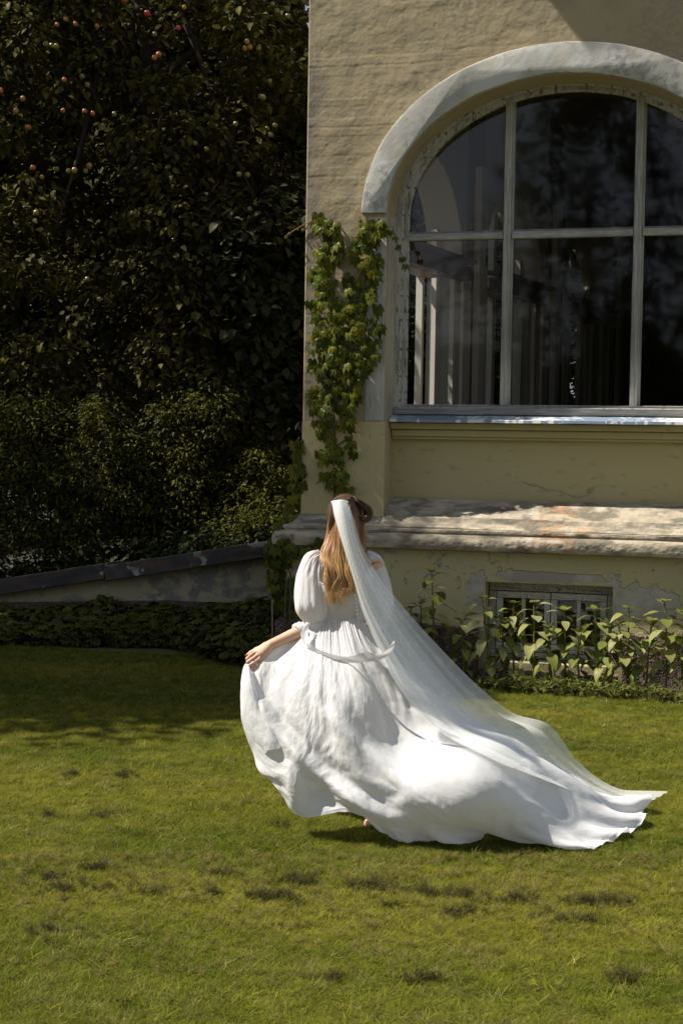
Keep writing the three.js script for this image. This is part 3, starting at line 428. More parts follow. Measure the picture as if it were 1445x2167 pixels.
// ------------------------------------------------------------------ virginia creeper
const creeperLeaf = [0, 1, 2].map(k => mergeGeometries([[-1.25, .62], [-.62, .88], [0, 1], [.62, .88], [1.25, .62]].map(([a, l], i) => leafGeo(l, .50, { sub: 5, fold: .22, droop: .42 + .08 * ((i + k) % 3), ser: 1 }).translate(0, 0, .08).rotateY(a + .1 * k))));
const creeperMats = [[.10, .112, .007], [.075, .088, .007], [.052, .064, .008], [.16, .15, .009], [.034, .043, .008]].map(c => leafMat(...c, { clearcoat: .2, clearcoatRoughness: .3 }));
const yMat = leafMat(.24, .20, .02);
function creeper(label, stems, leaves, stemCol = [.07, .045, .03]) {
  const t = thing('virginia_creeper', label, 'creeper', OO, -YAW), sm = std({ color: lin(...stemCol) });
  for (const s of stems) part('stem', tubeGeo(s.pts, s.r || .006, s.r1 || .003, 5, s.pts.length * 4), s.m || sm, t);
  leaves.sort((a, b) => b.s - a.s); const rest = [[], [], []]; let n = 0; for (const l of leaves) { if (n++ >= 300) { rest[l.g].push(l); continue; } const o = part('leaf', creeperLeaf[l.g], l.m, t); o.position.copy(l.p); o.rotation.set(l.rx, l.ry, l.rz, 'YXZ'); o.scale.setScalar(l.s); }
  const small = rest.flatMap((q, g) => q.map(l => creeperLeaf[g].clone().applyMatrix4(mat(l.p, l.rx, l.ry, l.rz, l.s)))); if (small.length) part('small_leaves', mergeGeometries(small), creeperMats[1], t).userData.kind = 'stuff';
  return t;
}
{
  const R = rng(91), L = (x, y, w, s, o = {}) => { const p = onFacade(x, y, w); return { p, s, g: Math.floor(R() * 3), m: o.m || creeperMats[Math.floor(R() * R() * 4.99)], rx: o.rx ?? (1.15 + (R() - .5) * .7), ry: o.ry ?? (R() - .5) * 1.3, rz: (R() - .5) * .6 }; };
  const leaves = [], F1 = (x, y, w) => onFacade(x, y, w);
  // left strand, right strand, joined body, tail
  const path = (pts, n, jit, w0, s0) => { const c = new THREE.CatmullRomCurve3(pts.map(q => V(q[0], q[1], q[2]))); for (let i = 0; i < n; i++) { const q = c.getPoint((i + .5 * R()) / n), j = q.z; leaves.push(L(q.x + (R() * 2 - 1) * j * jit, q.y + (R() - .5) * 26, w0 + R() * .08, 1.02 * s0 * (.75 + .5 * R()))); } };
  path([[672, 462, 8], [690, 470, 22], [708, 490, 16], [692, 540, 26], [686, 590, 30], [684, 640, 30], [690, 700, 34], [688, 760, 34], [690, 820, 36], [690, 870, 34]], 124, 1, .03, .078);
  path([[812, 478, 16], [780, 485, 20], [768, 520, 24], [776, 560, 26], [760, 590, 30], [765, 640, 36], [770, 690, 34], [760, 740, 40], [752, 780, 34], [735, 830, 30]], 122, 1, .03, .079);
  path([[725, 640, 40], [735, 690, 50], [730, 740, 55], [722, 790, 44], [712, 850, 34], [706, 880, 34]], 84, 1, .06, .076);
  path([[700, 885, 36], [705, 915, 40], [712, 945, 34], [705, 975, 34], [712, 1005, 30], [712, 1040, 26]], 46, 1, .025, .07);
  for (const [x, y] of [[744, 935], [748, 958], [740, 905], [836, 500], [842, 520], [850, 545], [858, 560], [826, 488]]) leaves.push(L(x, y, .05, x > 815 ? .05 : .07));
  for (const [x, y] of [[753, 765], [759, 768], [765, 762]]) leaves.push(L(x, y, .14, .045, { m: creeperMats[3] }));
  for (const [x, y] of [[760, 455], [762, 466], [763, 477], [770, 486], [655, 470], [648, 480], [640, 484], [612, 492], [606, 500], [630, 482]]) leaves.push(L(x, y, .03, .026, { m: x > 700 ? yMat : creeperMats[3] }));
  const st = a => ({ pts: a.map(([x, y, w]) => F1(x, y, w ?? .015)) });
  const redM = std({ color: lin(.30, .10, .045) });
  creeper('green creeper climbing the pier beside the arched window', [
    st([[708, 1060], [706, 1000], [709, 930], [705, 860], [696, 780], [690, 700], [684, 620], [690, 540], [700, 490], [676, 462]]), st([[705, 860], [722, 790], [745, 720], [765, 650], [762, 590], [772, 530], [790, 490], [830, 480]]),
    st([[830, 480], [842, 520], [862, 565]]), { ...st([[672, 462], [650, 472], [625, 486], [604, 500]]), m: redM, r: .004 }, { ...st([[760, 440], [762, 462], [766, 490], [780, 520]]), m: redM, r: .004 }, st([[706, 1000], [690, 1010], [668, 1024]]), st([[712, 945], [735, 930], [748, 955]]), st([[709, 985], [690, 975], [672, 960]])], leaves);
  // shoots on the corner and hanging under the moulding
  const l2 = []; const path2 = (pts, n, w0, s0, ms) => { const c = new THREE.CatmullRomCurve3(pts.map(q => V(q[0], q[1], q[2]))); for (let i = 0; i < n; i++) { const q = c.getPoint((i + .5 * R()) / n); l2.push(L(q.x + (R() * 2 - 1) * q.z, q.y + (R() - .5) * 20, w0 + (R() - .5) * .12, s0 * (.75 + .5 * R()), ms ? { m: ms[Math.floor(R() * ms.length)] } : {})); } };
  path2([[630, 930, 8], [626, 960, 10], [630, 990, 10], [628, 1030, 12], [626, 1060, 14], [612, 1090, 16], [598, 1110, 14]], 44, -.02, .075, [creeperMats[3], creeperMats[0], creeperMats[1]]);
  path2([[575, 1150, 14], [592, 1148, 16], [615, 1155, 16], [640, 1160, 18], [665, 1150, 14], [690, 1140, 12]], 52, .16, .078, [creeperMats[1], creeperMats[2], creeperMats[0]]);
  path2([[580, 1160, 18], [590, 1190, 22], [595, 1220, 22], [600, 1250, 20], [605, 1285, 18], [610, 1320, 16]], 70, .12, .075, [creeperMats[1], creeperMats[2], creeperMats[4], creeperMats[0]]);
  path2([[578, 1210, 8], [576, 1235, 10], [578, 1260, 8]], 14, .1, .04, [creeperMats[3], yMat]);
  creeper('creeper hanging from under the moulding at the villa corner beside the stakes', [st([[640, 930, 0], [628, 960, 0], [630, 1010, .0], [622, 1070, .02], [600, 1110, .1], [590, 1150, .16], [600, 1220, .12], [608, 1300, .14], [612, 1400, .16]]), st([[590, 1150, .16], [630, 1158, .2], [690, 1142, .22]]), { ...st([[634, 925, 0], [622, 945, .02], [625, 965, .02], [620, 982, .02]]), m: redM, r: .004 }, st([[588, 1170, .14], [578, 1230, .12], [577, 1262, .1]])], l2);
}
// stakes
for (const [x0, y0, x1, y1, w, label] of [[576, 1272, 577, 1395, .35, 'thin pale stake, leftmost beside the creeper'], [606, 1208, 600, 1330, .22, 'dark stake leaning into the creeper'], [615, 1207, 612, 1310, .22, 'dark upright stake nearest the villa wall']]) {
  const a = onFacade(x1, y1, w), b = onFacade(x0, y0, w); a.y = 0; const h = b.y, t = thing('garden_stake', label, 'stake', fw(a.x, 0, w), 0, undefined);
  const d = fw(b.x, b.y, w).sub(t.position); part('rod', tubeGeo([V(0, -.02, 0), d.clone().multiplyScalar(.5), d], .0085, .0075, 7, 8), std({ color: x0 < 590 ? lin(.20, .14, .085) : lin(.075, .05, .032) }), t); const cap = part('rod_end', new THREE.SphereGeometry(.009, 8, 6), std({ color: lin(.25, .18, .11) }), t); cap.position.copy(d);
}
// ------------------------------------------------------------------ sunflower seedlings in front of the footing
{
  const bedG = new THREE.PlaneGeometry(4.4, .55, 60, 6).rotateX(-Math.PI / 2); { const p = bedG.attributes.position; for (let i = 0; i < p.count; i++) p.setY(i, .012 + .03 * fbm(p.getX(i) * 5, p.getZ(i) * 5, 4)); bedG.computeVertexNormals(); }
  const bed = struct('flower_bed', bedG, std({ color: lin(.028, .018, .011), roughness: 1 }), 'dark soil strip along the villa footing'); bed.position.copy(fw(2.9, .002, .42)); bed.rotation.y = -YAW;
  const R = rng(101), big = [0, 1, 2].map(k => leafGeo(1, .66, { sub: 6, fold: .2 + .1 * k, droop: .25 + .2 * k, base: .3, wave: .015 })), ms = [[.24, .24, .075], [.19, .205, .045], [.14, .16, .03], [.25, .25, .10]].map(c => leafMat(...c)), young = leafMat(.135, .15, .02), stemM = leafMat(.11, .125, .02, { transmission: 0 });
  const plants = [
    [912, 1212, 917, 1442, .40, 'tallest sunflower seedling, standing alone left of the cellar window'], [890, 1280, 892, 1440, .40, 'short sunflower seedling tucked beside the tallest one'], [868, 1290, 872, 1440, .42, 'sunflower seedling half hidden behind the veil edge'],
    [974, 1316, 982, 1446, .44, 'thin sunflower seedling in front of the reddish stone left of the window'], [1020, 1268, 1040, 1448, .46, 'leaning sunflower seedling over the left jamb of the cellar window'], [1060, 1300, 1068, 1448, .40, 'sunflower seedling before the left pane of the cellar window, second from its jamb'],
    [1085, 1280, 1088, 1448, .38, 'sunflower seedling close to the glass of the left casement'], [1128, 1278, 1128, 1449, .46, 'bushy sunflower seedling before the left casement of the cellar window'], [1160, 1332, 1164, 1450, .5, 'low sunflower seedling under the middle of the cellar window'],
    [1193, 1294, 1196, 1450, .46, 'straight bare-stemmed sunflower seedling before the window middle post'], [1222, 1340, 1228, 1450, .5, 'low sunflower seedling before the right casement'], [1258, 1292, 1268, 1452, .44, 'broad sunflower seedling before the right jamb of the cellar window'],
    [1282, 1330, 1283, 1452, .5, 'small sunflower seedling beside the right jamb at the stone corner'], [1330, 1290, 1332, 1454, .46, 'two-stemmed sunflower seedling right of the cellar window'], [1378, 1318, 1366, 1456, .44, 'dark-stemmed sunflower seedling before the right stone, second from the picture edge'],
    [1405, 1276, 1408, 1457, .46, 'tall sunflower seedling near the right edge of the picture'], [1448, 1300, 1446, 1458, .44, 'sunflower seedling cut off by the right picture edge']];
  plants.forEach(([tx, ty, bx, by, w, label], pi) => {
    const b = onFacade(bx, by, w), tp = onFacade(tx, ty, w); b.y = 0; const pos = fw(b.x, 0, w), d = fw(tp.x, tp.y, w).sub(pos); d.addScaledVector(NN, (R() - .5) * .06);
    const t = thing('sunflower_seedling', label, 'sunflower', pos, 0, 'sunflower seedlings along the villa footing');
    const stems = pi === 13 ? [d, d.clone().multiplyScalar(.82).add(V(-.09, 0, .05))] : [d];
    stems.forEach(dd => {
      const c = new THREE.CatmullRomCurve3([V(0, 0, 0), dd.clone().multiplyScalar(.5).add(V((R() - .5) * .03, 0, (R() - .5) * .03)), dd]);
      part('stem', tubeGeo([0, .25, .5, .75, 1].map(q => c.getPoint(q)), .0095, .006, 7, 14), stemM, t);
      const H = dd.length(), n = Math.round(8 + H * 13);
      for (let i = 0; i < n; i++) {
        const f = .22 + .76 * Math.pow((i + R() * .4) / n, .75), p = c.getPoint(Math.min(f, 1)), a = i * 2.4 + R() * .7, s = (.075 + .075 * Math.sin(Math.PI * clamp(f, .1, .97))) * (.8 + .4 * R()) * (f > .7 ? 1.04 : .8);
        const el = f > .93 ? -.55 : lerp(.55, .02, f) + (R() - .5) * .3, st = .03 + .05 * (1 - f) * R() + .02, dir = V(Math.sin(a) * Math.cos(el), .25 - el * .5, Math.cos(a) * Math.cos(el)).normalize();
        const q = p.clone().addScaledVector(dir, st); part('stalk', tubeGeo([p, p.clone().lerp(q, .6).add(V(0, .006, 0)), q], .003, .0022, 4, 3), stemM, t);
        const o = part('leaf', big[Math.floor(R() * 3)], f > .95 ? young : ms[Math.floor(R() * 4)], t); o.position.copy(q); o.rotation.set(el, a, (R() - .5) * .5, 'YXZ'); o.scale.setScalar(s);
      }
      for (let i = 0; i < 4; i++) { const o = part('young_leaf', big[0], young, t); o.position.copy(dd).add(V(0, .004, 0)); o.rotation.set(-.7 + R() * .3, i * 1.57 + R(), 0, 'YXZ'); o.scale.setScalar(.06 + .03 * R()); }
    });
  });
}
// ------------------------------------------------------------------ grass
{
  const R = rng(111);
  const blade = (L, w, lean, a) => { const p = [], n = 3; for (let i = 0; i <= n; i++) { const t = i / n, ww = w * (1 - .85 * t); p.push([-ww, L * t * (1 - .25 * lean * t), lean * L * t * t], [ww, L * t * (1 - .25 * lean * t), lean * L * t * t]); } const g = new THREE.BufferGeometry(), pos = p.flat(), idx = []; for (let i = 0; i < n; i++) { const k = i * 2; idx.push(k, k + 1, k + 2, k + 1, k + 3, k + 2); } g.setAttribute('position', new THREE.Float32BufferAttribute(pos, 3)); g.setIndex(idx); g.computeVertexNormals(); return g.rotateY(a); };
  const tuft = sd => { const r = rng(sd), gs = []; for (let i = 0; i < 15; i++) gs.push(blade(.022 + .026 * r(), .0011 + .0008 * r(), .3 + 1.3 * r(), r() * 6.28).translate((r() - .5) * .05, -.002, (r() - .5) * .05)); return mergeGeometries(gs); };
  const gm = new THREE.MeshPhysicalMaterial({ color: 0xffffff, roughness: .9, transmission: .28, thickness: 0, specularIntensity: .10, side: THREE.DoubleSide });
  for (let v = 0; v < 3; v++) {
    const ms = [], cs = [];
    for (let i = 0; i < 62000; i++) {
      const z = lerp(4.6, -5.6, Math.pow(R(), 1.15)), d = 8 - z, x = (R() * 2 - 1) * (d * .30 + .35);
      const q = V(x, 0, z).sub(OO); if (q.dot(NN) < .5 && q.dot(UU) > -.2) continue; if (q.dot(NN) < -.2 && x < 0) continue;
      const n = fbm(x * 1.3, z * 3.2, 4), m = fbm(x * 6, z * 9, 3), k = (.46 + .70 * R()) * (.78 + .42 * fbm(x * 22, z * 22, 2));
      ms.push(mat(V(x, 0, z), (R() - .5) * .5, R() * 6.28, (R() - .5) * .5, V(.8 + .5 * R(), (.6 + .7 * m) * (.75 + .4 * R()), .8 + .5 * R())));
      const band = .5 + .5 * Math.sin(z * 3.1 + 2.2 * fbm(x * .7, z * 1.1, 2)); let c = mix3([.105, .136, .009], [.232, .222, .024], clamp(sstep(.32, .66, n) * .5 + .58 * band + .35 * (fbm(x * 14, z * 14, 2) - .5))); if (R() < .08 + .14 * sstep(.5, .7, m)) c = [.27, .23, .08]; cs.push(lin(c[0] * k, c[1] * k, c[2] * k));
    }
    const o = copies('lawn_grass', tuft(200 + v), gm, ms, cs); o.userData.label = 'short mown lawn grass with pale dry stalks'; o.userData.category = 'grass';
  }
  { // coarser blades standing out of the sward
    const g = mergeGeometries([...Array(9)].map(() => blade(.022 + .022 * R(), .0016 + .0008 * R(), .5 + 1.6 * R(), R() * 6.28).translate((R() - .5) * .07, -.003, (R() - .5) * .07))), ms = [], cs = [];
    for (let i = 0; i < 26000; i++) { const z = lerp(4.6, -4.8, Math.pow(R(), 1.3)), d = 8 - z, x = (R() * 2 - 1) * (d * .30 + .3), q = V(x, 0, z).sub(OO); if (q.dot(NN) < .5 && q.dot(UU) > -.2) continue; if (fbm(x * 5, z * 8, 3) < .45) continue; ms.push(mat(V(x, 0, z), (R() - .5) * .7, R() * 6.28, (R() - .5) * .7, .7 + .6 * R())); const k = .65 + .7 * R(), c = R() < .08 ? [.28, .25, .075] : R() < .45 ? [.08, .105, .007] : [.21, .205, .022]; cs.push(lin(c[0] * k, c[1] * k, c[2] * k)); }
    const o = copies('coarse_grass', g, gm, ms, cs); o.userData.label = 'longer grass blades standing out of the lawn'; o.userData.category = 'grass';
  }
  // cut grass left lying in rows, and weeds by the bed
  const cl = mergeGeometries([...Array(44)].map(() => blade(.03 + .03 * R(), .0016, 1.6 * R(), R() * 6.28).rotateX((R() - .5) * 2.6).translate((R() - .5) * .05, .004 + R() * .03, (R() - .5) * .05)));
  const ms = [], cs = []; const rows = [[95, 1872], [135, 1895], [195, 1890], [215, 1848], [310, 1898], [440, 1902], [455, 1860], [485, 1862], [575, 1912], [560, 1908], [590, 1915], [640, 1880], [660, 1865], [625, 1876], [745, 1890], [770, 1888], [800, 1886], [815, 1892], [830, 1928], [890, 1898], [905, 1902], [965, 1905], [960, 1900], [1040, 1915], [1000, 1940], [1085, 1920], [1105, 1915], [1200, 1958], [1215, 1962], [1230, 1920], [1255, 1922], [1280, 1924], [1310, 1918], [1325, 1925], [130, 1985], [90, 1988], [700, 2085], [880, 2090], [1310, 2080], [1330, 2090], [950, 1948], [1150, 1950], [150, 1650], [265, 1650], [230, 1735], [95, 1735], [580, 1755]];
  for (const [x, y] of rows) { const c = onGround(x, y), n = 6 + Math.floor(R() * 8); for (let i = 0; i < n; i++) { ms.push(mat(V(c.x + (R() + R() - 1) * .09, .010 + R() * .016, c.z + (R() + R() - 1) * .05), (R() - .5) * .6, R() * 6.28, (R() - .5) * .6, .25 + .5 * R())); const k = .7 + .6 * R(); cs.push(lin(.092 * k, .082 * k, .026 * k)); } }
  for (let i = 0; i < 900; i++) { const c = onGround(R() * 1500 - 30, 1820 + R() * 330 * R()); const k = .8 + .6 * R(); ms.push(mat(V(c.x, .012 + R() * .012, c.z), 0, R() * 6.28, 0, .25 + .35 * R())); cs.push(lin(.2 * k, .17 * k, .05 * k)); }
  const o = copies('grass_clippings', cl, gm, ms, cs); o.userData.label = 'dry clumps of cut grass lying in rows on the lawn'; o.userData.category = 'grass clippings';
  const wm = [], wc = []; for (let i = 0; i < 2600; i++) { const u = .6 + R() * 4.4, w = .55 + R() * .3, h = .03 + .09 * R() * fbm(u * 3, 2, 3) * 1.8, p = fw(u, h, w); wm.push(mat(p, (R() - .5) * 1.4, R() * 6.28, (R() - .5) * .8, .035 + .035 * R())); const k = .7 + .6 * R(); wc.push(lin(.10 * k, .115 * k, .022 * k)); }
  const wd = copies('weeds', slimLeaf, leafW, wm, wc); wd.userData.label = 'leafy weeds edging the flower bed by the villa'; wd.userData.category = 'weeds';
  const tg = mergeGeometries([...Array(7)].map((_, i) => blade(.10 + .12 * R(), .0022, .5 + R(), i * .9 + R()).translate((R() - .5) * .04, 0, (R() - .5) * .04)));
  const tm = [], tc = []; for (let i = 0; i < 420; i++) { const u = .5 + R() * 4.6, w = .5 + R() * .32; tm.push(mat(fw(u, .0, w), (R() - .5) * .4, R() * 6.28, (R() - .5) * .4, .5 + .6 * R())); const k = .7 + .6 * R(); tc.push(lin(.14 * k, .14 * k, .035 * k)); }
  const ed = copies('edge_grass', tg, gm, tm, tc); ed.userData.label = 'long unmown grass along the flower bed edge'; ed.userData.category = 'grass';
}
// ------------------------------------------------------------------ bride
// implicit body: tapered capsules and ellipsoids joined smoothly, meshed by surface nets
function surfaceNets(f, lo, hi, cell) {
  const n = [0, 1, 2].map(k => Math.ceil((hi.getComponent(k) - lo.getComponent(k)) / cell) + 1), [nx, ny, nz] = n, val = new Float32Array(nx * ny * nz), id = (i, j, k) => (k * ny + j) * nx + i;
  for (let k = 0; k < nz; k++) for (let j = 0; j < ny; j++) for (let i = 0; i < nx; i++) val[id(i, j, k)] = f(lo.x + i * cell, lo.y + j * cell, lo.z + k * cell);
  const vid = new Int32Array(nx * ny * nz).fill(-1), pos = [], idx = [], nor = [];
  for (let k = 0; k < nz - 1; k++) for (let j = 0; j < ny - 1; j++) for (let i = 0; i < nx - 1; i++) {
    let c = 0, sx = 0, sy = 0, sz = 0, any = 0; const v = []; for (let q = 0; q < 8; q++) { v[q] = val[id(i + (q & 1), j + ((q >> 1) & 1), k + (q >> 2))]; if (v[q] < 0) any++; }
    if (any === 0 || any === 8) continue;
    for (let q = 0; q < 8; q++) for (const b of [1, 2, 4]) if (!(q & b)) { const w = q | b; if ((v[q] < 0) !== (v[w] < 0)) { const t = v[q] / (v[q] - v[w]); sx += (q & 1) + (b === 1 ? t : 0); sy += ((q >> 1) & 1) + (b === 2 ? t : 0); sz += (q >> 2) + (b === 4 ? t : 0); c++; } }
    vid[id(i, j, k)] = pos.length / 3; const x = lo.x + (i + sx / c) * cell, y = lo.y + (j + sy / c) * cell, z = lo.z + (k + sz / c) * cell; pos.push(x, y, z);
    const e = cell * .6, g = V(f(x + e, y, z) - f(x - e, y, z), f(x, y + e, z) - f(x, y - e, z), f(x, y, z + e) - f(x, y, z - e)).normalize(); nor.push(g.x, g.y, g.z);
  }
  const quad = (a, b, c, d, flip) => { if (a < 0 || b < 0 || c < 0 || d < 0) return; flip ? idx.push(a, c, b, b, c, d) : idx.push(a, b, c, b, d, c); };
  for (let k = 1; k < nz - 1; k++) for (let j = 1; j < ny - 1; j++) for (let i = 1; i < nx - 1; i++) {
    const s = val[id(i, j, k)] < 0;
    if (s !== (val[id(i + 1, j, k)] < 0)) quad(vid[id(i, j - 1, k - 1)], vid[id(i, j, k - 1)], vid[id(i, j - 1, k)], vid[id(i, j, k)], !s);
    if (s !== (val[id(i, j + 1, k)] < 0)) quad(vid[id(i - 1, j, k - 1)], vid[id(i, j, k - 1)], vid[id(i - 1, j, k)], vid[id(i, j, k)], s);
    if (s !== (val[id(i, j, k + 1)] < 0)) quad(vid[id(i - 1, j - 1, k)], vid[id(i, j - 1, k)], vid[id(i - 1, j, k)], vid[id(i, j, k)], !s);
  }
  const g = new THREE.BufferGeometry(); g.setAttribute('position', new THREE.Float32BufferAttribute(pos, 3)); g.setAttribute('normal', new THREE.Float32BufferAttribute(nor, 3)); g.setIndex(idx); return g;
}
function capsule(a, b, ra, rb) { const d = b.clone().sub(a), l2 = d.lengthSq(); return (x, y, z) => { const t = clamp(((x - a.x) * d.x + (y - a.y) * d.y + (z - a.z) * d.z) / l2); return Math.hypot(x - a.x - d.x * t, y - a.y - d.y * t, z - a.z - d.z * t) - lerp(ra, rb, t); }; }
function blob(c, r, yaw = 0) { const cs = Math.cos(yaw), sn = Math.sin(yaw), m = Math.min(r.x, r.y, r.z); return (x, y, z) => { const dx = x - c.x, dy = y - c.y, dz = z - c.z, u = (dx * cs - dz * sn) / r.x, w = (dx * sn + dz * cs) / r.z, v = dy / r.y; return (Math.sqrt(u * u + v * v + w * w) - 1) * m; }; }
const joinF = (fs, k) => (x, y, z) => { let d = fs[0](x, y, z); for (let i = 1; i < fs.length; i++) { const e = fs[i](x, y, z), h = clamp(.5 + .5 * (e - d) / k); d = e + (d - e) * h - k * h * (1 - h); } return d; };
// smooth surface through a grid of control points
function cr(a, b, c, d, t) { const t2 = t * t, t3 = t2 * t; return .5 * (2 * b + (c - a) * t + (2 * a - 5 * b + 4 * c - d) * t2 + (3 * b - a - 3 * c + d) * t3); }
function patch(grid, closed) {                                             // grid[col][row] = Vector3 ; returns f(s 0..1 across, t 0..1 down)
  const nc = grid.length, nr = grid[0].length;
  const col = i => closed ? grid[((i % nc) + nc) % nc] : grid[clamp(i, 0, nc - 1)], row = (c, j) => c[clamp(j, 0, nr - 1)];
  return (s, t) => {
    const S = s * (closed ? nc : nc - 1), i = Math.min(Math.floor(S), closed ? nc - 1 : nc - 2), fs = S - i, T = t * (nr - 1), j = Math.min(Math.floor(T), nr - 2), ft = T - j;
    const q = [-1, 0, 1, 2].map(k => { const c = col(i + k), r = [-1, 0, 1, 2].map(l => row(c, j + l)); return [0, 1, 2].map(m => cr(r[0].getComponent(m), r[1].getComponent(m), r[2].getComponent(m), r[3].getComponent(m), ft)); });
    return V(cr(q[0][0], q[1][0], q[2][0], q[3][0], fs), cr(q[0][1], q[1][1], q[2][1], q[3][1], fs), cr(q[0][2], q[1][2], q[2][2], q[3][2], fs));
  };
}
function sheet(f, ns, nt, closed, disp, uvS = 1, uvT = 1) {                  // disp(s, t) -> offset along the normal
  const P = [], pos = new Float32Array((ns + 1) * (nt + 1) * 3), uv = [], idx = [];
  for (let j = 0; j <= nt; j++) for (let i = 0; i <= ns; i++) { const s = i / ns, t = j / nt, p = f(closed && i === ns ? 0 : s, t); P.push(p); uv.push(s * uvS, t * uvT); }
  const A = (i, j) => P[clamp(j, 0, nt) * (ns + 1) + (closed ? (i + ns) % ns : clamp(i, 0, ns))];
  for (let j = 0; j <= nt; j++) for (let i = 0; i <= ns; i++) { const k = j * (ns + 1) + i, p = P[k].clone(); if (disp) { const n = A(i + 1, j).clone().sub(A(i - 1, j)).cross(A(i, j + 1).clone().sub(A(i, j - 1))); const l = n.length(); if (l > 1e-9) p.addScaledVector(n, -disp(closed && i === ns ? 0 : i / ns, j / nt, P[k]) / l); } pos.set([p.x, p.y, p.z], k * 3); }
  for (let j = 0; j < nt; j++) for (let i = 0; i < ns; i++) { const a = j * (ns + 1) + i, b = a + 1, c = a + ns + 1, d = c + 1; idx.push(a, c, b, b, c, d); }
  const g = new THREE.BufferGeometry(); g.setAttribute('position', new THREE.BufferAttribute(pos, 3)); g.setAttribute('uv', new THREE.Float32BufferAttribute(uv, 2)); g.setIndex(idx); g.computeVertexNormals();
  if (closed) { const n = g.attributes.normal; for (let j = 0; j <= nt; j++) { const a = j * (ns + 1), b = a + ns, v = V(n.getX(a) + n.getX(b), n.getY(a) + n.getY(b), n.getZ(a) + n.getZ(b)).normalize(); n.setXYZ(a, v.x, v.y, v.z); n.setXYZ(b, v.x, v.y, v.z); } }
  return g;
}
{
  const bride = thing('person', 'bride seen from behind in white gown and long veil, lifting her skirt with one hand', 'person', V(0.05, 0, .85));
  const B = (x, y, d) => at(x, y, d).sub(bride.position);
  const linenT = tex(512, 512, (x, y) => { const a = Math.sin(x * 128 * 6.283) * .5 + Math.sin(y * 128 * 6.283) * .5, n = pfbm(x * 64, y * 8, 8, 3) * .5 + pfbm(x * 8, y * 64, 8, 3) * .5, k = .96 + .06 * n, r = 1 - 2 * Math.abs(pfbm(x * 3, y * 3, 3, 5) - .5), r2 = 1 - 2 * Math.abs(pfbm(x * 5 + .4, y * 5 + .7, 5, 4) - .5); return [.76 * k, .76 * k, .755 * k, .10 * a + .45 * n + 1.5 * r * r * r + .8 * r2 * r2 * r2]; });
  linenT.map.repeat.set(5, 5); linenT.bumpMap.repeat.set(5, 5);
  const linen = new THREE.MeshPhysicalMaterial({ ...linenT, bumpScale: .0006, roughness: .95, transmission: .36, thickness: 0, specularIntensity: .4, side: THREE.DoubleSide });
  const skinM = new THREE.MeshPhysicalMaterial({ color: lin(.56, .34, .235), roughness: .55, specularIntensity: .6 });

  // ---- body: one skin mesh (torso, arms, legs on a coarse grid; head and hands on fine ones)
  const hd = B(738, 1102, 7.2), yaw = -50 * Math.PI / 180;                       // head turned to the right, looking away
  const face = V(Math.sin(-yaw), -.12, -Math.cos(yaw)).normalize(), side = V(face.z, 0, -face.x).normalize();       // side points to her left ear
  const hp = (f, s, u) => hd.clone().addScaledVector(V(face.x, 0, face.z).normalize(), f).addScaledVector(side, s).add(V(0, u, 0));
  const J = { neck: B(728, 1168, 7.2), chest: B(722, 1215, 7.19), waist: B(713, 1312, 7.2), pel: B(710, 1372, 7.2), sl: B(662, 1196, 7.2), el: B(660, 1326, 7.14), wl: B(573, 1364, 7.05), sr: B(786, 1198, 7.2), er: B(800, 1312, 7.25), wr: B(760, 1352, 7.48), hl: B(688, 1385, 7.22), hr: B(738, 1385, 7.18), kl: B(722, 1560, 7.34), kr: B(752, 1572, 7.12), al: B(737, 1700, 7.36), ar: B(800, 1716, 7.18) };
  const gnd = (x, y) => { const p = onGround(x, y, .03).sub(bride.position); return p; };
  const toeL = gnd(752, 1716), toeR = gnd(778, 1744);
  const bodyF = joinF([capsule(J.neck, hp(-.02, 0, -.06), .052, .048), blob(B(722, 1225, 7.2), V(.15, .15, .09)), blob(J.waist, V(.118, .13, .085)), blob(J.pel, V(.165, .12, .115)), capsule(J.neck.clone().add(V(0, -.02, 0)), J.sl, .05, .055), capsule(J.neck.clone().add(V(0, -.02, 0)), J.sr, .05, .055),
    capsule(J.sl, J.el, .05, .038), capsule(J.el, J.wl, .038, .024), capsule(J.sr, J.er, .05, .038), capsule(J.er, J.wr, .038, .026), capsule(J.hl, J.kl, .085, .052), capsule(J.kl, J.al, .05, .032), capsule(J.hr, J.kr, .085, .052), capsule(J.kr, J.ar, .05, .032), capsule(J.al, toeL, .036, .026), capsule(J.ar, toeR, .034, .022)], .035);
  const gs = [surfaceNets(bodyF, V(-.42, -.02, -.52), V(.42, 1.46, .42), .0125)];
  const headF = joinF([blob(hp(-.012, 0, .03), V(.075, .098, .098), Math.atan2(face.x, face.z)), blob(hp(.035, 0, -.045), V(.055, .075, .06), Math.atan2(face.x, face.z)), capsule(hp(-.03, 0, -.05), J.neck, .048, .052), capsule(hp(.092, 0, .02), hp(.112, 0, -.018), .009, .013), capsule(hp(.083, .028, .03), hp(.083, -.028, .03), .014, .014), capsule(hp(.086, .014, -.052), hp(.086, -.014, -.052), .010, .010), capsule(hp(.08, 0, -.098), hp(.06, 0, -.095), .017, .02), blob(hp(-.005, .077, -.005), V(.012, .032, .02), yaw), blob(hp(-.005, -.077, -.005), V(.012, .032, .02), yaw)], .014);
  gs.push(surfaceNets(headF, hd.clone().add(V(-.15, -.22, -.15)), hd.clone().add(V(.15, .15, .15)), .0045));
  // hand gripping the skirt: palm, four fingers of unequal length curled down, thumb along the edge
  const H = (x, y, d) => B(x, y, d);
  const palm = [capsule(H(573, 1364, 7.05), H(552, 1383, 7.03), .022, .024), capsule(H(566, 1374, 7.04), H(551, 1397, 7.025), .020, .020), capsule(H(562, 1366, 7.05), H(543, 1378, 7.035), .016, .014)];
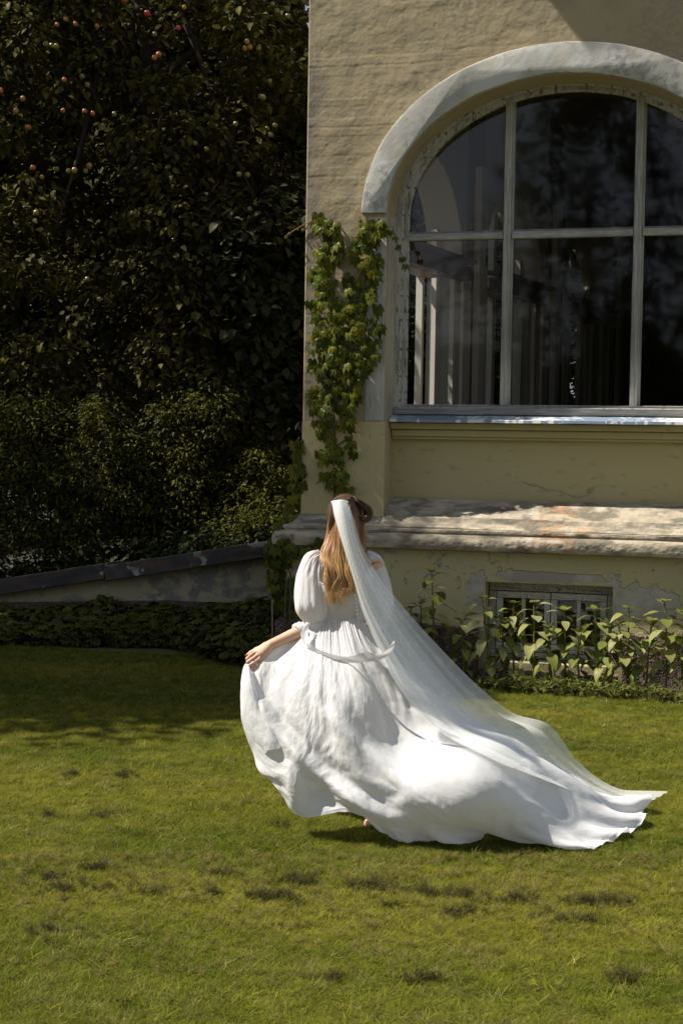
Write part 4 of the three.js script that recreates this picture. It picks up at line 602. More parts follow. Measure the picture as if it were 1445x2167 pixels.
  const fingers = [[[545, 1377, 7.035], [531, 1386, 7.012], [523, 1394, 7.012], [525, 1402, 7.028], .0092], [[548, 1384, 7.022], [533, 1395, 7.000], [524, 1401, 7.000], [527, 1410, 7.018], .0092], [[551, 1392, 7.014], [536, 1403, 6.994], [527, 1408, 6.996], [530, 1415, 7.012], .0088], [[555, 1400, 7.012], [543, 1409, 6.994], [535, 1413, 6.994], [535, 1418, 7.006], .0080]];
  const fF = []; for (const q of fingers) for (let i = 0; i < 3; i++) fF.push(capsule(H(...q[i]), H(...q[i + 1]), q[4] * (1 - i * .1), q[4] * (.93 - i * .1)));
  const thumb = [capsule(H(563, 1366, 7.055), H(543, 1374, 7.05), .014, .0105), capsule(H(543, 1374, 7.05), H(531, 1381, 7.045), .0105, .0095), capsule(H(531, 1381, 7.045), H(523, 1387, 7.04), .0095, .008)];
  const pF = joinF(palm, .016), tF = joinF(thumb, .006), gF = (x, y, z) => { let m = 9; for (const q of [0, 1, 2, 3]) { const d = joinF(fF.slice(q * 3, q * 3 + 3), .004)(x, y, z); if (d < m) m = d; } return m; };
  const handF = joinF([pF, gF, tF, capsule(J.wl, J.wl.clone().lerp(J.el, .25), .0235, .027)], .005);
  const hc = H(550, 1388, 7.03); gs.push(surfaceNets(handF, hc.clone().add(V(-.1, -.1, -.1)), hc.clone().add(V(.13, .1, .11)), .003));
  // right hand, out of sight in front of her
  const rh = J.wr.clone(), rp = (x, y, z) => rh.clone().add(V(x, y, z)), rf = [capsule(rh, rp(-.035, -.03, -.05), .026, .024)]; for (let i = 0; i < 4; i++) { const o = (i - 1.5) * .017; rf.push(capsule(rp(-.035 + o, -.035 - .004 * i, -.06), rp(-.04 + o, -.07 - .004 * (i % 2), -.09), .009, .0085), capsule(rp(-.04 + o, -.07 - .004 * (i % 2), -.09), rp(-.03 + o, -.10, -.085), .0085, .0075)); } rf.push(capsule(rp(.0, -.02, -.03), rp(.03, -.06, -.06), .012, .009));
  gs.push(surfaceNets(joinF(rf, .006), rh.clone().add(V(-.12, -.14, -.13)), rh.clone().add(V(.09, .06, .06)), .004));
  part('body', mergeGeometries(gs), skinM, bride);
  const body = bride.children[0];
  const nailM = new THREE.MeshPhysicalMaterial({ color: lin(.55, .03, .07), roughness: .25 });
  for (const [x, y, d] of [[522, 1387, 7.033], [527, 1402, 7.022], [531, 1416, 7.004], [536, 1418, 7.0]]) { const o = part('nail', new THREE.SphereGeometry(.0062, 10, 8).scale(1, 1.25, .6), nailM, body); o.position.copy(H(x, y, d)); o.rotation.z = -.6; }
  for (const s of [-1, 1]) { const o = part('eye', new THREE.SphereGeometry(.0115, 14, 10), std({ color: lin(.7, .68, .64), roughness: .2 }), body); o.position.copy(hp(.078, s * .03, .012)); }

  // ---- skirt
  const G = [
    [[655, 1318, 7.22], [628, 1343, 7.16], [588, 1366, 7.11], [552, 1385, 7.07], [526, 1399, 7.03]],
    [[657, 1316, 7.17], [612, 1362, 7.08], [566, 1392, 7.02], [532, 1414, 6.995], [512, 1425, 7.0]],
    [[662, 1314, 7.13], [618, 1390, 7.0], [572, 1450, 6.93], [536, 1490, 6.90], [513, 1510, 6.93]],
    [[670, 1312, 7.11], [640, 1410, 6.95], [602, 1500, 6.86], [564, 1572, 6.83], [540, 1600, 6.87]],
    [[680, 1311, 7.10], [664, 1420, 6.92], [642, 1530, 6.81], [614, 1630, 6.76], [588, 1668, 6.79]],
    [[686, 1310, 7.095], [678, 1420, 6.905], [666, 1535, 6.79], [648, 1655, 6.73], [638, 1724, 6.75]],
    [[692, 1310, 7.09], [694, 1420, 6.90], [700, 1535, 6.77], [716, 1655, 6.69], [742, 1721, 6.68]],
    [[705, 1310, 7.09], [714, 1418, 6.90], [738, 1535, 6.75], [785, 1675, 6.66], [838, 1776, 6.70]],
    [[720, 1310, 7.09], [740, 1412, 6.91], [786, 1535, 6.76], [865, 1690, 6.62], [935, 1791, 6.72]],
    [[735, 1310, 7.09], [766, 1405, 6.93], [836, 1530, 6.80], [945, 1685, 6.58], [1075, 1797, 6.745]],
    [[748, 1311, 7.10], [790, 1400, 6.97], [885, 1520, 6.88], [1035, 1665, 6.62], [1215, 1808, 6.705]],
    [[758, 1312, 7.12], [810, 1395, 7.03], [935, 1512, 6.97], [1115, 1645, 6.78], [1312, 1784, 6.91]],
    [[766, 1314, 7.16], [826, 1395, 7.11], [985, 1512, 7.10], [1180, 1625, 7.02], [1353, 1746, 7.21]],
    [[770, 1317, 7.20], [836, 1402, 7.22], [1005, 1528, 7.28], [1195, 1640, 7.32], [1330, 1712, 7.49]],
    [[766, 1322, 7.27], [826, 1425, 7.38], [960, 1545, 7.50], [1080, 1630, 7.62], [1170, 1668, 7.90]],
    [[740, 1326, 7.30], [780, 1440, 7.50], [850, 1560, 7.60], [900, 1630, 7.70], [950, 1662, 7.98]],
    [[710, 1327, 7.31], [700, 1440, 7.50], [700, 1550, 7.60], [700, 1630, 7.68], [705, 1676, 7.78]],
    [[680, 1326, 7.30], [640, 1420, 7.45], [600, 1490, 7.48], [575, 1540, 7.45], [565, 1570, 7.40]],
    [[663, 1322, 7.26], [620, 1372, 7.28], [580, 1400, 7.26], [550, 1420, 7.20], [535, 1425, 7.12]],
  ].map(c => c.map(q => B(...q)));
  const sk = patch(G, true), NC = G.length;
  // creases and swellings, laid on the cloth where they run
  const toPix = p => { const q = p.clone().add(bride.position).sub(camera.position).applyQuaternion(camera.quaternion.clone().invert()); return [CX + F * q.x / -q.z, CY - F * q.y / -q.z]; };
  const samp = []; for (let c = 0; c <= 13; c += .1) for (let t = 0; t <= 1.0001; t += .0125) { const p = sk(c / NC, Math.min(t, 1)); samp.push([...toPix(p), p]); }
  const onCloth = (x, y) => { let b = null, m = 1e9; for (const q of samp) { const d = (q[0] - x) ** 2 + (q[1] - y) ** 2; if (d < m) { m = d; b = q; } } return b[2]; };
  const crease = (A, W, both, pts) => ({ A, W, both, P: pts.map(q => onCloth(...q)) });
  const creases = [
    crease(.034, .036, .8, [[530, 1422], [548, 1475], [580, 1532], [618, 1580], [668, 1628], [740, 1682], [824, 1722], [900, 1740]]),
    crease(.012, .036, .5, [[640, 1470], [714, 1530], [800, 1605], [880, 1664], [1007, 1748]]), crease(.016, .036, .8, [[860, 1490], [930, 1530], [975, 1556], [1040, 1594]]), crease(.010, .016, .2, [[785, 1345], [807, 1390], [840, 1455], [876, 1520]])];
  const swell = [[685, 1668, .10, -.035], [840, 1560, .16, -.065], [1010, 1640, .19, .065], [1190, 1700, .10, -.03], [575, 1455, .09, -.015], [640, 1440, .14, .03], [735, 1470, .15, .02], [1110, 1620, .12, .02]].map(q => [onCloth(q[0], q[1]), q[2], q[3]]);
  const VN = V(-.1, .5, .86).normalize(), tmp = V(0, 0, 0), dv = V(0, 0, 0);
  const skDisp = (s, t, p) => {
    const c = s * NC, cs = Math.cos(s * 6.283), sn = Math.sin(s * 6.283), gn = fbm(s * 90, 2, 3);
    let d = (.0042 * Math.sin(s * 6.283 * 52 + 9 * fbm(s * 30, t * 2, 2)) * (.3 + gn) * Math.exp(-t * 9) + .0026 * Math.sin(s * 6.283 * 23 + 5 * fbm(s * 14 + 4, t, 2)) * Math.exp(-t * 4.5)) * sstep(0, .03, t);
    d += .03 * sstep(.05, .5, t) * (fbm(cs * 2.6 + t * .9 + 3, sn * 2.6 - t * .5, 3, t * 1.1) - .5);
    d += .010 * sstep(.1, .4, t) * (fbm(p.x * 7, p.y * 7, 3, p.z * 7) - .5);
    if (c < 13.2) {
      for (const q of creases) {
        let m = 9, sg = 1, u = 0; const n = q.P.length - 1;
        for (let i = 0; i < n; i++) { const a = q.P[i], b = q.P[i + 1]; dv.copy(b).sub(a); const k = clamp(tmp.copy(p).sub(a).dot(dv) / dv.lengthSq()), x = a.x + dv.x * k - p.x, y = a.y + dv.y * k - p.y, z = a.z + dv.z * k - p.z, l = Math.sqrt(x * x + y * y + z * z); if (l < m) { m = l; u = (i + k) / n; sg = (x * (dv.y * VN.z - dv.z * VN.y) + y * (dv.z * VN.x - dv.x * VN.z) + z * (dv.x * VN.y - dv.y * VN.x)) > 0 ? 1 : -1; } }
        const x = m * sg / q.W; if (m < q.W * 4) d += q.A * sstep(0, .22, u) * sstep(1, .78, u) * (Math.exp(-x * x) - q.both * Math.exp(-((x - 1.4) ** 2)));
      }
      for (const [o, r, a] of swell) { const l = o.distanceToSquared(p) / (r * r); if (l < 6) d += a * Math.exp(-l); }
    }
    d += .045 * sstep(.88, 1, t) * (fbm(s * 75, t * 5, 3) - .42) * sstep(6.3, 8, c) * (1 - sstep(12.8, 13.6, c));     // ruffled hem on the grass
    d += .012 * sstep(.8, 1, t) * (fbm(s * 22, t * 3, 3) - .5) * (1 - sstep(5.5, 6.5, c));
    return d;
  };
  // let the cloth settle: a relaxed net of threads a little longer than the shape needs, so it buckles into folds of its own
  function settle(f, ns, nt, o) {
    const N = ns * (nt + 1), P = new Float32Array(N * 3), T = new Float32Array(N * 3), Q0 = new Float32Array(N * 3), id = (i, j) => j * ns + ((i + ns) % ns), r = rng(77);
    const g = sheet(f, ns, nt, true, o.disp), gp = g.attributes.position;
    for (let j = 0; j <= nt; j++) for (let i = 0; i < ns; i++) { const k = id(i, j) * 3, q = j * (ns + 1) + i; for (let m = 0; m < 3; m++) { T[k + m] = gp.array[q * 3 + m]; P[k + m] = T[k + m] + (j ? (r() - .5) * .004 : 0); Q0[k + m] = P[k + m]; } }
    const A = [], Bn = [], L = [], K = [];
    const add = (a, b, sc, k) => { A.push(a * 3); Bn.push(b * 3); L.push(sc * Math.hypot(T[a * 3] - T[b * 3], T[a * 3 + 1] - T[b * 3 + 1], T[a * 3 + 2] - T[b * 3 + 2])); K.push(k); };
    for (let j = 0; j <= nt; j++) { for (let i = 0; i < ns; i++) { const e = o.slack(j / nt, i / ns * NC), fs = 1 + e[0], ft = 1 + e[1]; if (j) add(id(i, j), id(i + 1, j), fs, .9); if (j < nt) { add(id(i, j), id(i, j + 1), ft, .9); add(id(i, j), id(i + 1, j + 1), (fs + ft) / 2, .35); add(id(i + 1, j), id(i, j + 1), (fs + ft) / 2, .35); } if (j) { add(id(i, j), id(i + 2, j), fs, o.bend); add(id(i, j), id(i + 4, j), fs, o.bend); if (j < nt * .86) add(id(i, j), id(i + 8, j), fs, o.bend); } if (j < nt - 1) add(id(i, j), id(i, j + 2), ft, o.bend); if (j < nt - 3) add(id(i, j), id(i, j + 4), ft, o.bend); if (j < nt - 7) add(id(i, j), id(i, j + 8), ft, o.bend); } }
    const n = A.length;
    for (let it = 0; it < o.steps; it++) {
      const pull = o.pull * (it < o.steps * .6 ? 1 : .4);
      for (let k = ns; k < N; k++) { const j = Math.floor(k / ns), q = k * 3, pn = o.pin(k % ns, j); for (let m = 0; m < 3; m++) { const v = (P[q + m] - Q0[q + m]) * .86; Q0[q + m] = P[q + m]; P[q + m] += v + (T[q + m] - P[q + m]) * Math.max(pull, pn); } P[q + 1] -= o.g; if (P[q + 1] < .034) P[q + 1] = .034; }
      for (let rep = 0; rep < 3; rep++) for (let c = 0; c < n; c++) {
        const a = A[c], b = Bn[c], dx = P[b] - P[a], dy = P[b + 1] - P[a + 1], dz = P[b + 2] - P[a + 2], l = Math.sqrt(dx * dx + dy * dy + dz * dz) || 1e-6, wa = a < ns * 3 ? 0 : .5, wb = b < ns * 3 ? 0 : .5, q = (l - L[c]) / l * K[c];
        P[a] += dx * q * wa; P[a + 1] += dy * q * wa; P[a + 2] += dz * q * wa; P[b] -= dx * q * wb; P[b + 1] -= dy * q * wb; P[b + 2] -= dz * q * wb;
      }
    }
    for (let k = ns; k < N; k++) if (P[k * 3 + 1] < .03) P[k * 3 + 1] = .03;
    const cols = []; for (let i = 0; i < ns; i++) { const c = []; for (let j = 0; j <= nt; j++) { const k = id(i, j) * 3; c.push(V(P[k], P[k + 1], P[k + 2])); } cols.push(c); }
    return patch(cols, true);
  }
  const skF = settle(sk, 224, 84, { disp: skDisp, slack: (t, c) => { const gr = sstep(6, 7.5, c) * (1 - sstep(13, 14, c)); return [.010 + .014 * t + .13 * gr * sstep(.87, .97, t), .002 + .03 * gr * sstep(.9, 1, t)]; }, bend: .30, steps: 110, pull: .016, g: .00010, pin: (i, j) => { const c = i / 224 * NC; return c < 1.1 || c > 18.4 ? .25 * sstep(60, 84, j) : c > 3.6 && c < 8 ? .06 * sstep(74, 84, j) : 0; } });
  const skirtG = sheet(skF, 448, 168, true, (s, t) => { const c = s * NC, gr = sstep(6, 7.2, c) * (1 - sstep(13, 13.8, c)); return .0012 * (fbm(s * 240, t * 60, 2) - .5) + .006 * sstep(.05, .3, t) * (fbm(s * 70, t * 22, 3) - .5) + gr * sstep(.90, 1, t) * (.034 * (fbm(s * 120, t * 6, 3) - .5) + .02 * (fbm(s * 260, t * 9, 2) - .5)); }, 4.5, 1.2);
  const dress = new THREE.Group(); dress.name = 'dress'; bride.add(dress);
  part('skirt', skirtG, linen, dress);
  { // the hem turned over along the lifted edge
    const rows = [[[516, 1408, 7.0], [520, 1405, 6.99], [525, 1405, 6.985], [530, 1412, 6.99]], [[510, 1450, 6.95], [521, 1446, 6.91], [533, 1446, 6.905], [541, 1452, 6.93]], [[514, 1510, 6.91], [533, 1502, 6.865], [549, 1499, 6.86], [560, 1502, 6.885]], [[532, 1562, 6.88], [554, 1552, 6.82], [575, 1545, 6.81], [588, 1543, 6.85]], [[558, 1606, 6.86], [567, 1588, 6.80], [590, 1584, 6.785], [612, 1563, 6.83]]];
    const f = patch([0, 1, 2, 3].map(c => rows.map(r => B(...r[c]))), false); part('hem_fold', sheet(f, 40, 80, false, (s, t) => .008 * (fbm(s * 4, t * 7, 3) - .5), .25, .5), linen, dress);
  }

  // ---- bodice: rings from the waist up to a low square neckline
  const ring = [[1318, 713, 60, 7.2, .112], [1295, 714, 60, 7.2, .110], [1265, 717, 66, 7.2, .116], [1235, 720, 73, 7.2, .122], [1205, 722, 78, 7.2, .112], [1176, 726, 70, 7.2, .066]];
  const NB = 28, bgrid = []; for (let i = 0; i < NB; i++) { const a = i / NB * 2 * Math.PI, ca = Math.cos(a), sa = Math.sin(a); bgrid.push(ring.map(([y, x, w, d, dz], j) => { const cut = j >= 4 ? (Math.abs(ca) < .72 ? (sa > 0 ? 52 : 44) * sstep(.72, .50, Math.abs(ca)) : 0) * (j - 3) / 2 : 0; const p = B(x + w * Math.sign(ca) * Math.pow(Math.abs(ca), .85), y + cut, d); p.z += dz * sa; return p; })); }
  const bod = patch(bgrid, true);
  part('bodice', sheet(bod, 140, 40, true, (s, t) => -.004 * (fbm(s * 14, t * 5, 3) - .5) * 2 - .0018 * Math.sin(s * 6.283 * 46) * (1 - sstep(0, .12, t)), 1.2, .35), linen, dress);
  { const c = []; for (let i = 0; i <= 40; i++) { const a = i / 40 * 2 * Math.PI, p = B(713 + 61 * Math.cos(a), 1311, 7.2); p.z += .113 * Math.sin(a); c.push(p); } part('waist_seam', new THREE.TubeGeometry(new THREE.CatmullRomCurve3(c, true), 80, .0035, 5, true), linen, dress); }
  const buttonM = std({ color: lin(.80, .79, .76), roughness: .6 });
  for (let i = 0; i < 11; i++) { const o = part('button', new THREE.SphereGeometry(.0066, 10, 8), buttonM, dress); const k = i / 10; o.position.copy(B(lerp(750, 758, k), lerp(1252, 1334, k), 7.078 - .0 * k)); const a = Math.acos(clamp((lerp(750, 758, k) - lerp(718, 713, k)) / lerp(69, 61, k))); o.position.z = B(720, 1280, 7.2).z + lerp(.117, .112, k) * Math.sin(a) + .004 + (k > .75 ? .02 * (k - .75) * 4 : 0); }

  // ---- puffed sleeves
  function sleeve(axis, name, folds, seed) {
    const n = axis.length, pts = axis.map(q => B(q[0], q[1], q[2])), grid = [], K = 20;
    for (let i = 0; i < K; i++) { const a = i / K * 2 * Math.PI; grid.push(axis.map((q, j) => { const d = pts[Math.min(n - 1, j + 1)].clone().sub(pts[Math.max(0, j - 1)]).normalize(), x = V(0, 0, 1).cross(d).normalize(), y = d.clone().cross(x).normalize(); return pts[j].clone().addScaledVector(x, Math.cos(a) * q[3] * .93 / 418).addScaledVector(y, Math.sin(a) * q[3] * (q[4] || .84) / 418); })); }
    const f = patch(grid, true);
    return part(name, sheet(f, 150, 60, true, (s, t) => { const e = Math.sin(Math.PI * clamp(t)); return -(.0035 * Math.sin(s * 6.283 * 19 + 9 * fbm(s * 16, t * 2, 2)) * (1 - .95 * Math.pow(e, .6)) + .05 * e * (fbm(Math.cos(s * 6.283) * 1.5 + seed, Math.sin(s * 6.283) * 1.5, 3, t * 1.3 + seed) - .5) + .018 * e * (fbm(Math.cos(s * 6.283) * 4 + seed, Math.sin(s * 6.283) * 4, 3, t * 1.4) - .5) + .004 * (fbm(s * 22, t * 9, 3) - .5)); }, 1, .4), linen, dress);
  }
  sleeve([[681, 1174, 7.2, 13], [668, 1184, 7.19, 27], [661, 1212, 7.17, 33], [659, 1250, 7.15, 38], [661, 1285, 7.13, 39], [668, 1306, 7.13, 31], [672, 1318, 7.13, 25]], 'sleeve', 9, 2);
  sleeve([[771, 1174, 7.2, 13], [784, 1187, 7.2, 26], [793, 1225, 7.21, 34], [797, 1258, 7.22, 37], [800, 1286, 7.24, 35], [800, 1304, 7.25, 28], [800, 1316, 7.25, 22]], 'sleeve', 9, 6);
  const cuff = (c, r, axis) => { const pts = []; const d = axis.clone().normalize(), x = V(0, 0, 1).cross(d).normalize(), y = d.clone().cross(x); const g = []; for (let i = 0; i < 18; i++) { const a = i / 18 * 6.283, o = x.clone().multiplyScalar(Math.cos(a) * r).addScaledVector(y, Math.sin(a) * r); g.push([-.018, -.006, .006, .018].map(k => c.clone().add(o).addScaledVector(d, k))); } return sheet(patch(g, true), 48, 6, true, null, .3, .04); };
  part('cuff', cuff(B(675, 1324, 7.13), .058, V(.2, -1, 0)), linen, dress); part('cuff', cuff(B(800, 1318, 7.25), .05, V(0, -1, -.1)), linen, dress);
  // loose tie of the sleeve: a band round the forearm, then a long end blown to the right
  function ribbon(pts, name, wob) { const c = new THREE.CatmullRomCurve3(pts.map(q => B(q[0], q[1], q[2]))), n = 90, grid = []; const f = (s, t) => { const T = t * (pts.length - 1), i = Math.min(pts.length - 2, Math.floor(T)), k = T - i, w = lerp(pts[i][3], pts[i + 1][3], k) / 418 * .5, tw = lerp(pts[i][4], pts[i + 1][4], k), p = c.getPoint(t), tg = c.getTangent(t), up = V(0, 0, 1).cross(tg).normalize(), fr = tg.clone().cross(up); const dir = up.multiplyScalar(Math.cos(tw)).addScaledVector(fr, Math.sin(tw)); return p.addScaledVector(dir, (s - .5) * 2 * w); }; return part(name, sheet(f, 10, n, false, (s, t) => .004 * Math.sin(t * 20 + s * 3) + .006 * (s - .5) * (s - .5), .06, .6), linen, dress); }
  { const c = cuff(B(634, 1336, 7.10), .045, B(620, 1343, 7.09).sub(B(646, 1331, 7.12))); part('sleeve_tie', c, linen, dress); }
  ribbon([[652, 1318, 7.06, 9, .1], [645, 1338, 7.03, 13, .3], [650, 1361, 7.0, 14, .4], [672, 1377, 6.97, 14, .7], [700, 1388, 6.94, 13, .9], [728, 1395, 6.92, 14, .5], [752, 1395, 6.86, 19, .3], [775, 1390, 6.82, 22, .2], [797, 1390, 6.79, 14, .6], [815, 1384, 6.77, 12, .4], [827, 1372, 6.77, 10, .2], [834, 1357, 6.77, 3, .2]], 'sleeve_tie');

  // ---- hair: a cap on the skull and long loose locks, brown at the crown to honey at the ends
  const R = rng(301), hairG = [];
  const tint = (g, f) => { const c = new Float32Array(g.attributes.position.count * 3); for (let i = 0; i < g.attributes.position.count; i++) c.set(f(i), i * 3); g.setAttribute('color', new THREE.BufferAttribute(c, 3)); return g; };
  const shadeHair = (t, k) => { const a = [.040, .022, .014], b = [.26, .125, .045], c = [.64, .39, .15]; const q = t < .35 ? mix3(a, b, t / .35) : mix3(b, c, (t - .35) / .65); return q.map(x => x * k); };
  const lock = (pts, r, k, t0, t1, seg = 26) => { const c = new THREE.CatmullRomCurve3(pts), g = new THREE.TubeGeometry(c, seg, 1, 5, false), p = g.attributes.position, P = []; for (let i = 0; i <= seg; i++) P.push(c.getPointAt(i / seg)); for (let i = 0; i <= seg; i++) for (let j = 0; j <= 5; j++) { const q = i * 6 + j, t = i / seg, rr = r * (.55 + .6 * Math.sin(Math.PI * Math.min(t * 1.1, 1) * .5)) * (1 - .93 * sstep(.6, 1, t)); p.setXYZ(q, P[i].x + (p.getX(q) - P[i].x) * rr, P[i].y + (p.getY(q) - P[i].y) * rr, P[i].z + (p.getZ(q) - P[i].z) * rr); } g.computeVertexNormals(); tint(g, i => shadeHair(lerp(t0, t1, Math.floor(i / 6) / seg), k)); hairG.push(g); };
  { const capF = joinF([blob(hp(-.022, 0, .034), V(.083, .104, .103), Math.atan2(face.x, face.z)), blob(hp(-.06, 0, -.02), V(.066, .09, .06), Math.atan2(face.x, face.z)), capsule(B(758, 1072, 7.16), B(769, 1085, 7.17), .032, .028)], .02); const g = surfaceNets((x, y, z) => Math.max(capF(x, y, z), ((x - hd.x) * face.x + (z - hd.z) * face.z) * .8 - (y - hd.y) * .6 - .035), hd.clone().add(V(-.16, -.16, -.16)), hd.clone().add(V(.16, .17, .16)), .006); g.setAttribute('uv', new THREE.Float32BufferAttribute(new Float32Array(g.attributes.position.count * 2), 2)); const p = g.attributes.position; tint(g, i => shadeHair(.02 + .25 * sstep(.02, -.13, p.getY(i) - hd.y), 1)); hairG.push(g); }
  const guides = [
    [[711, 1064, 7.17], [697, 1100, 7.15], [690, 1140, 7.11], [679, 1168, 7.06], [694, 1186, 7.02], [690, 1226, 7.0], [688, 1268, 6.985]],
    [[714, 1059, 7.13], [702, 1100, 7.09], [697, 1140, 7.06], [689, 1172, 7.02], [702, 1200, 6.99], [697, 1240, 6.98], [696, 1280, 6.975]],
    [[720, 1057, 7.11], [711, 1100, 7.06], [707, 1145, 7.03], [704, 1180, 7.0], [714, 1212, 6.975], [711, 1250, 6.965], [719, 1288, 6.96]],
    [[728, 1056, 7.1], [721, 1100, 7.05], [719, 1145, 7.02], [721, 1185, 6.99], [728, 1215, 6.97], [725, 1245, 6.965], [722, 1272, 6.96]],
    [[736, 1056, 7.1], [734, 1100, 7.05], [733, 1145, 7.02], [737, 1185, 6.995], [742, 1215, 6.975], [741, 1240, 6.97], [737, 1262, 6.975]],
    [[747, 1057, 7.12], [749, 1100, 7.07], [748, 1145, 7.04], [750, 1185, 7.01], [752, 1215, 6.99], [750, 1240, 6.985], [748, 1258, 6.99]],
    [[757, 1062, 7.14], [763, 1096, 7.115], [766, 1130, 7.11], [768, 1158, 7.10], [771, 1178, 7.09], [774, 1195, 7.08], [777, 1206, 7.08]]];
  for (let i = 0; i < 1050; i++) {
    const g = R() * 5.999, a = Math.floor(g), f = g - a, ck = Math.floor(g * 2.6), ph = hash(ck, 3, 1) * 6.28 + (R() - .5) * 1.1, cut = .3 + 1.0 * R() * (1 - .35 * R()), k = .55 + .85 * R() * R() + .15, jx = (R() - .5) * 14, jd = (R() - .5) * .05, wv = 7 + 7 * R(), fr = 1.5 + .9 * hash(ck, 5, 2);
    const pts = guides[a].map((q, j) => { const p = guides[a + 1][j], t = j / 6, y = lerp(q[1], p[1], f); return B(lerp(q[0], p[0], f) + jx * t + wv * t * t * Math.sin(ph + t * 6.28 * fr), y - (y - q[1]) * 0 + (j === 6 ? (cut - 1) * 40 : 0) + (R() - .5) * 3, lerp(q[2], p[2], f) + jd * t + .012 * t * Math.cos(ph + t * 9)); });
    lock(pts, .0017 + .0017 * R(), k, g > 5.6 ? 0 : .06, g > 5.6 ? .5 : .75 + .3 * R());
  }
  // rolled front section and the lock swept over the right temple
  for (let i = 0; i < 420; i++) { const f = R(), k = .5 + .8 * R(), dz = (R() - .5) * .10, r = .25 + .85 * Math.sqrt(R()), cx = 769, cy = 1086, o = (a, q) => [cx + 17.5 * r * Math.cos(a), cy + 20 * r * Math.sin(a), 7.155 + dz + q]; lock([[737 + 12 * f, 1051 + 6 * f, 7.19 + dz * .5], [752 + 3 * f, 1053 + 9 * f, 7.155 + dz], o(-1.35, 0), o(-.6, 0), o(.2, .005), o(1.0, .0), o(1.9, -.012), o(2.7, -.02)].map(q => B(...q)), .0024, k, 0, .15, 24); }
  for (let i = 0; i < 120; i++) { const f = R(), k = .6 + .7 * R(); lock([[736 + 6 * R(), 1051, 7.18], [lerp(706, 740, f), lerp(1058, 1056, f), 7.12], [lerp(698, 742, f), 1090, 7.08 - .02 * R()], [lerp(692, 746, f), 1130, 7.065]].map(q => B(...q)), .0034, k, 0, .32, 16); }
  for (let i = 0; i < 40; i++) { const f = R(); lock([[752 + 6 * f, 1058, 7.15], [764 + 3 * f, 1082, 7.12], [762 + 6 * f, 1108, 7.115], [766 + 5 * f, 1132, 7.12], [767 + 6 * f, 1156, 7.12], [770 + 5 * f, 1176, 7.11 - .02 * R()]].map(q => B(q[0] + R() * 2, q[1], q[2])), .0032, .7 + .5 * R(), .02, .55); }
  for (const d of [0, 3, 6]) lock([[778, 1206 - d, 7.12], [788, 1195 - d * .6, 7.1], [800, 1191 - d * .4, 7.09], [811, 1194 + d * .3, 7.09], [815, 1202 + d * .3, 7.1]].map(q => B(...q)), .0026, 1.05, .5, .95, 16);
  const hair = part('hair', mergeGeometries(hairG.map(g => { if (!g.attributes.uv) g.setAttribute('uv', new THREE.Float32BufferAttribute(new Float32Array(g.attributes.position.count * 2), 2)); return g; })), new THREE.MeshPhysicalMaterial({ vertexColors: true, color: 0xffffff, roughness: .42, specularIntensity: .7 }), bride);

  // ---- veil: gathered tulle on a comb, unfolding down the back to a trailing edge
  const tulle = a => new THREE.MeshPhysicalMaterial({ color: lin(.88, .89, .87), roughness: .9, transparent: true, opacity: a, side: THREE.DoubleSide });
  const Lf = [[702, 1063, 7.035], [708, 1095, 7.0], [724, 1150, 6.965], [744, 1215, 6.945], [766, 1290, 6.93], [798, 1365, 6.89], [845, 1455, 6.83], [915, 1535, 6.80], [1030, 1600, 6.70], [1165, 1655, 6.86], [1290, 1702, 7.25], [1345, 1726, 7.45]];
  const Rt = [[736, 1064, 7.04], [748, 1095, 7.02], [764, 1150, 7.03], [796, 1210, 7.06], [858, 1290, 7.1], [935, 1375, 7.16], [1015, 1455, 7.25], [1085, 1508, 7.36], [1158, 1532, 7.44], [1225, 1615, 7.58], [1300, 1668, 7.7], [1412, 1692, 7.74]];
  const cL = new THREE.CatmullRomCurve3(Lf.map(q => B(...q))), cR = new THREE.CatmullRomCurve3(Rt.map(q => B(...q)));
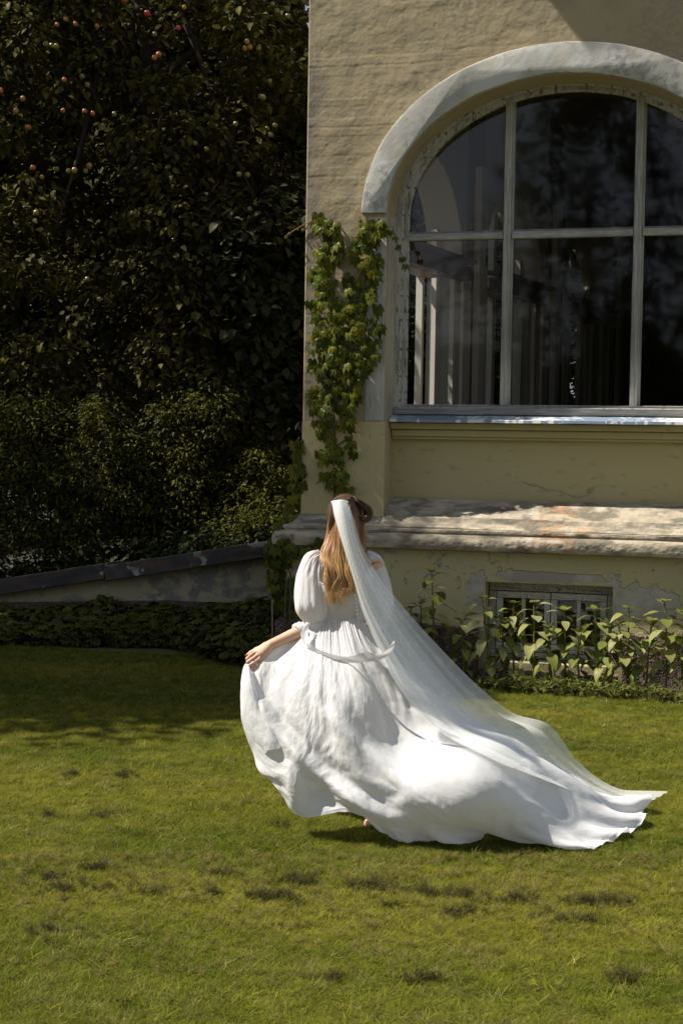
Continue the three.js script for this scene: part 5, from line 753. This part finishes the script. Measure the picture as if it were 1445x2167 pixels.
  const uAt = (n) => n;
  const veilSheet = (a0, a1, tEnd, folds, seed, off) => (s, t) => {
    const T = t * tEnd, l = cL.getPoint(T), r = cR.getPoint(T), gather = Math.exp(-T * 3.2);
    const ph = s * 6.283 * folds + seed + 7 * (fbm(s * 3.5 + seed, T * 1.0, 3) - .5), amp = .15 * gather + .012;
    const x = lerp(a0, lerp(Math.max(a1, .96), a1, sstep(.02, .3, T)), s) + amp * Math.sin(ph) * Math.sin(Math.PI * clamp(s * 1.02)), w = l.distanceTo(r);
    const p = l.clone().lerp(r, clamp(x, -.02, 1.02));
    const dn = (.010 * gather + .020 * sstep(.05, .5, T) * fbm(s * 6 + seed, T * 2, 2)) * Math.cos(ph) + .05 * Math.sin(Math.PI * clamp(x)) * (1 - .8 * sstep(.3, .8, T)) + .05 * (fbm(x * 4, T * 2, 2) - .5) * sstep(.1, .4, T);
    p.z += dn + off; p.y += .02 * sstep(.2, .6, T) * (fbm(x * 5 + 7, T * 3, 2) - .5) + .012 * Math.sin(Math.PI * clamp(x)) * gather;
    if (p.y < .05) p.y = .05 + (p.y - .05) * .2;
    return p;
  };
  const veil = new THREE.Group(); veil.name = 'veil'; bride.add(veil);
  for (const [a0, a1, end, folds, seed, off, op] of [[0, 1, 1, 5, 0, 0, .32], [.02, .84, .97, 4, 2.1, .012, .2], [.03, .68, .90, 4, 4.2, .02, .17], [0, .60, .84, 5, 1.2, .028, .17], [.02, .55, .80, 4, 3.3, .036, .17], [.0, .5, .76, 5, 5.5, .043, .18]]) part('tulle', sheet(veilSheet(a0, a1, end, folds, seed, off), 200, 150, false), tulle(op), veil);
  { const pts = []; for (let i = 0; i <= 8; i++) pts.push(B(702 + 34 * i / 8, 1063 - 3 * Math.sin(Math.PI * i / 8), 7.05 - .03 * Math.sin(Math.PI * i / 8))); part('comb', new THREE.TubeGeometry(new THREE.CatmullRomCurve3(pts), 24, .005, 6), std({ color: lin(.78, .79, .77) }), veil); }
}
renderer.render(scene, camera);
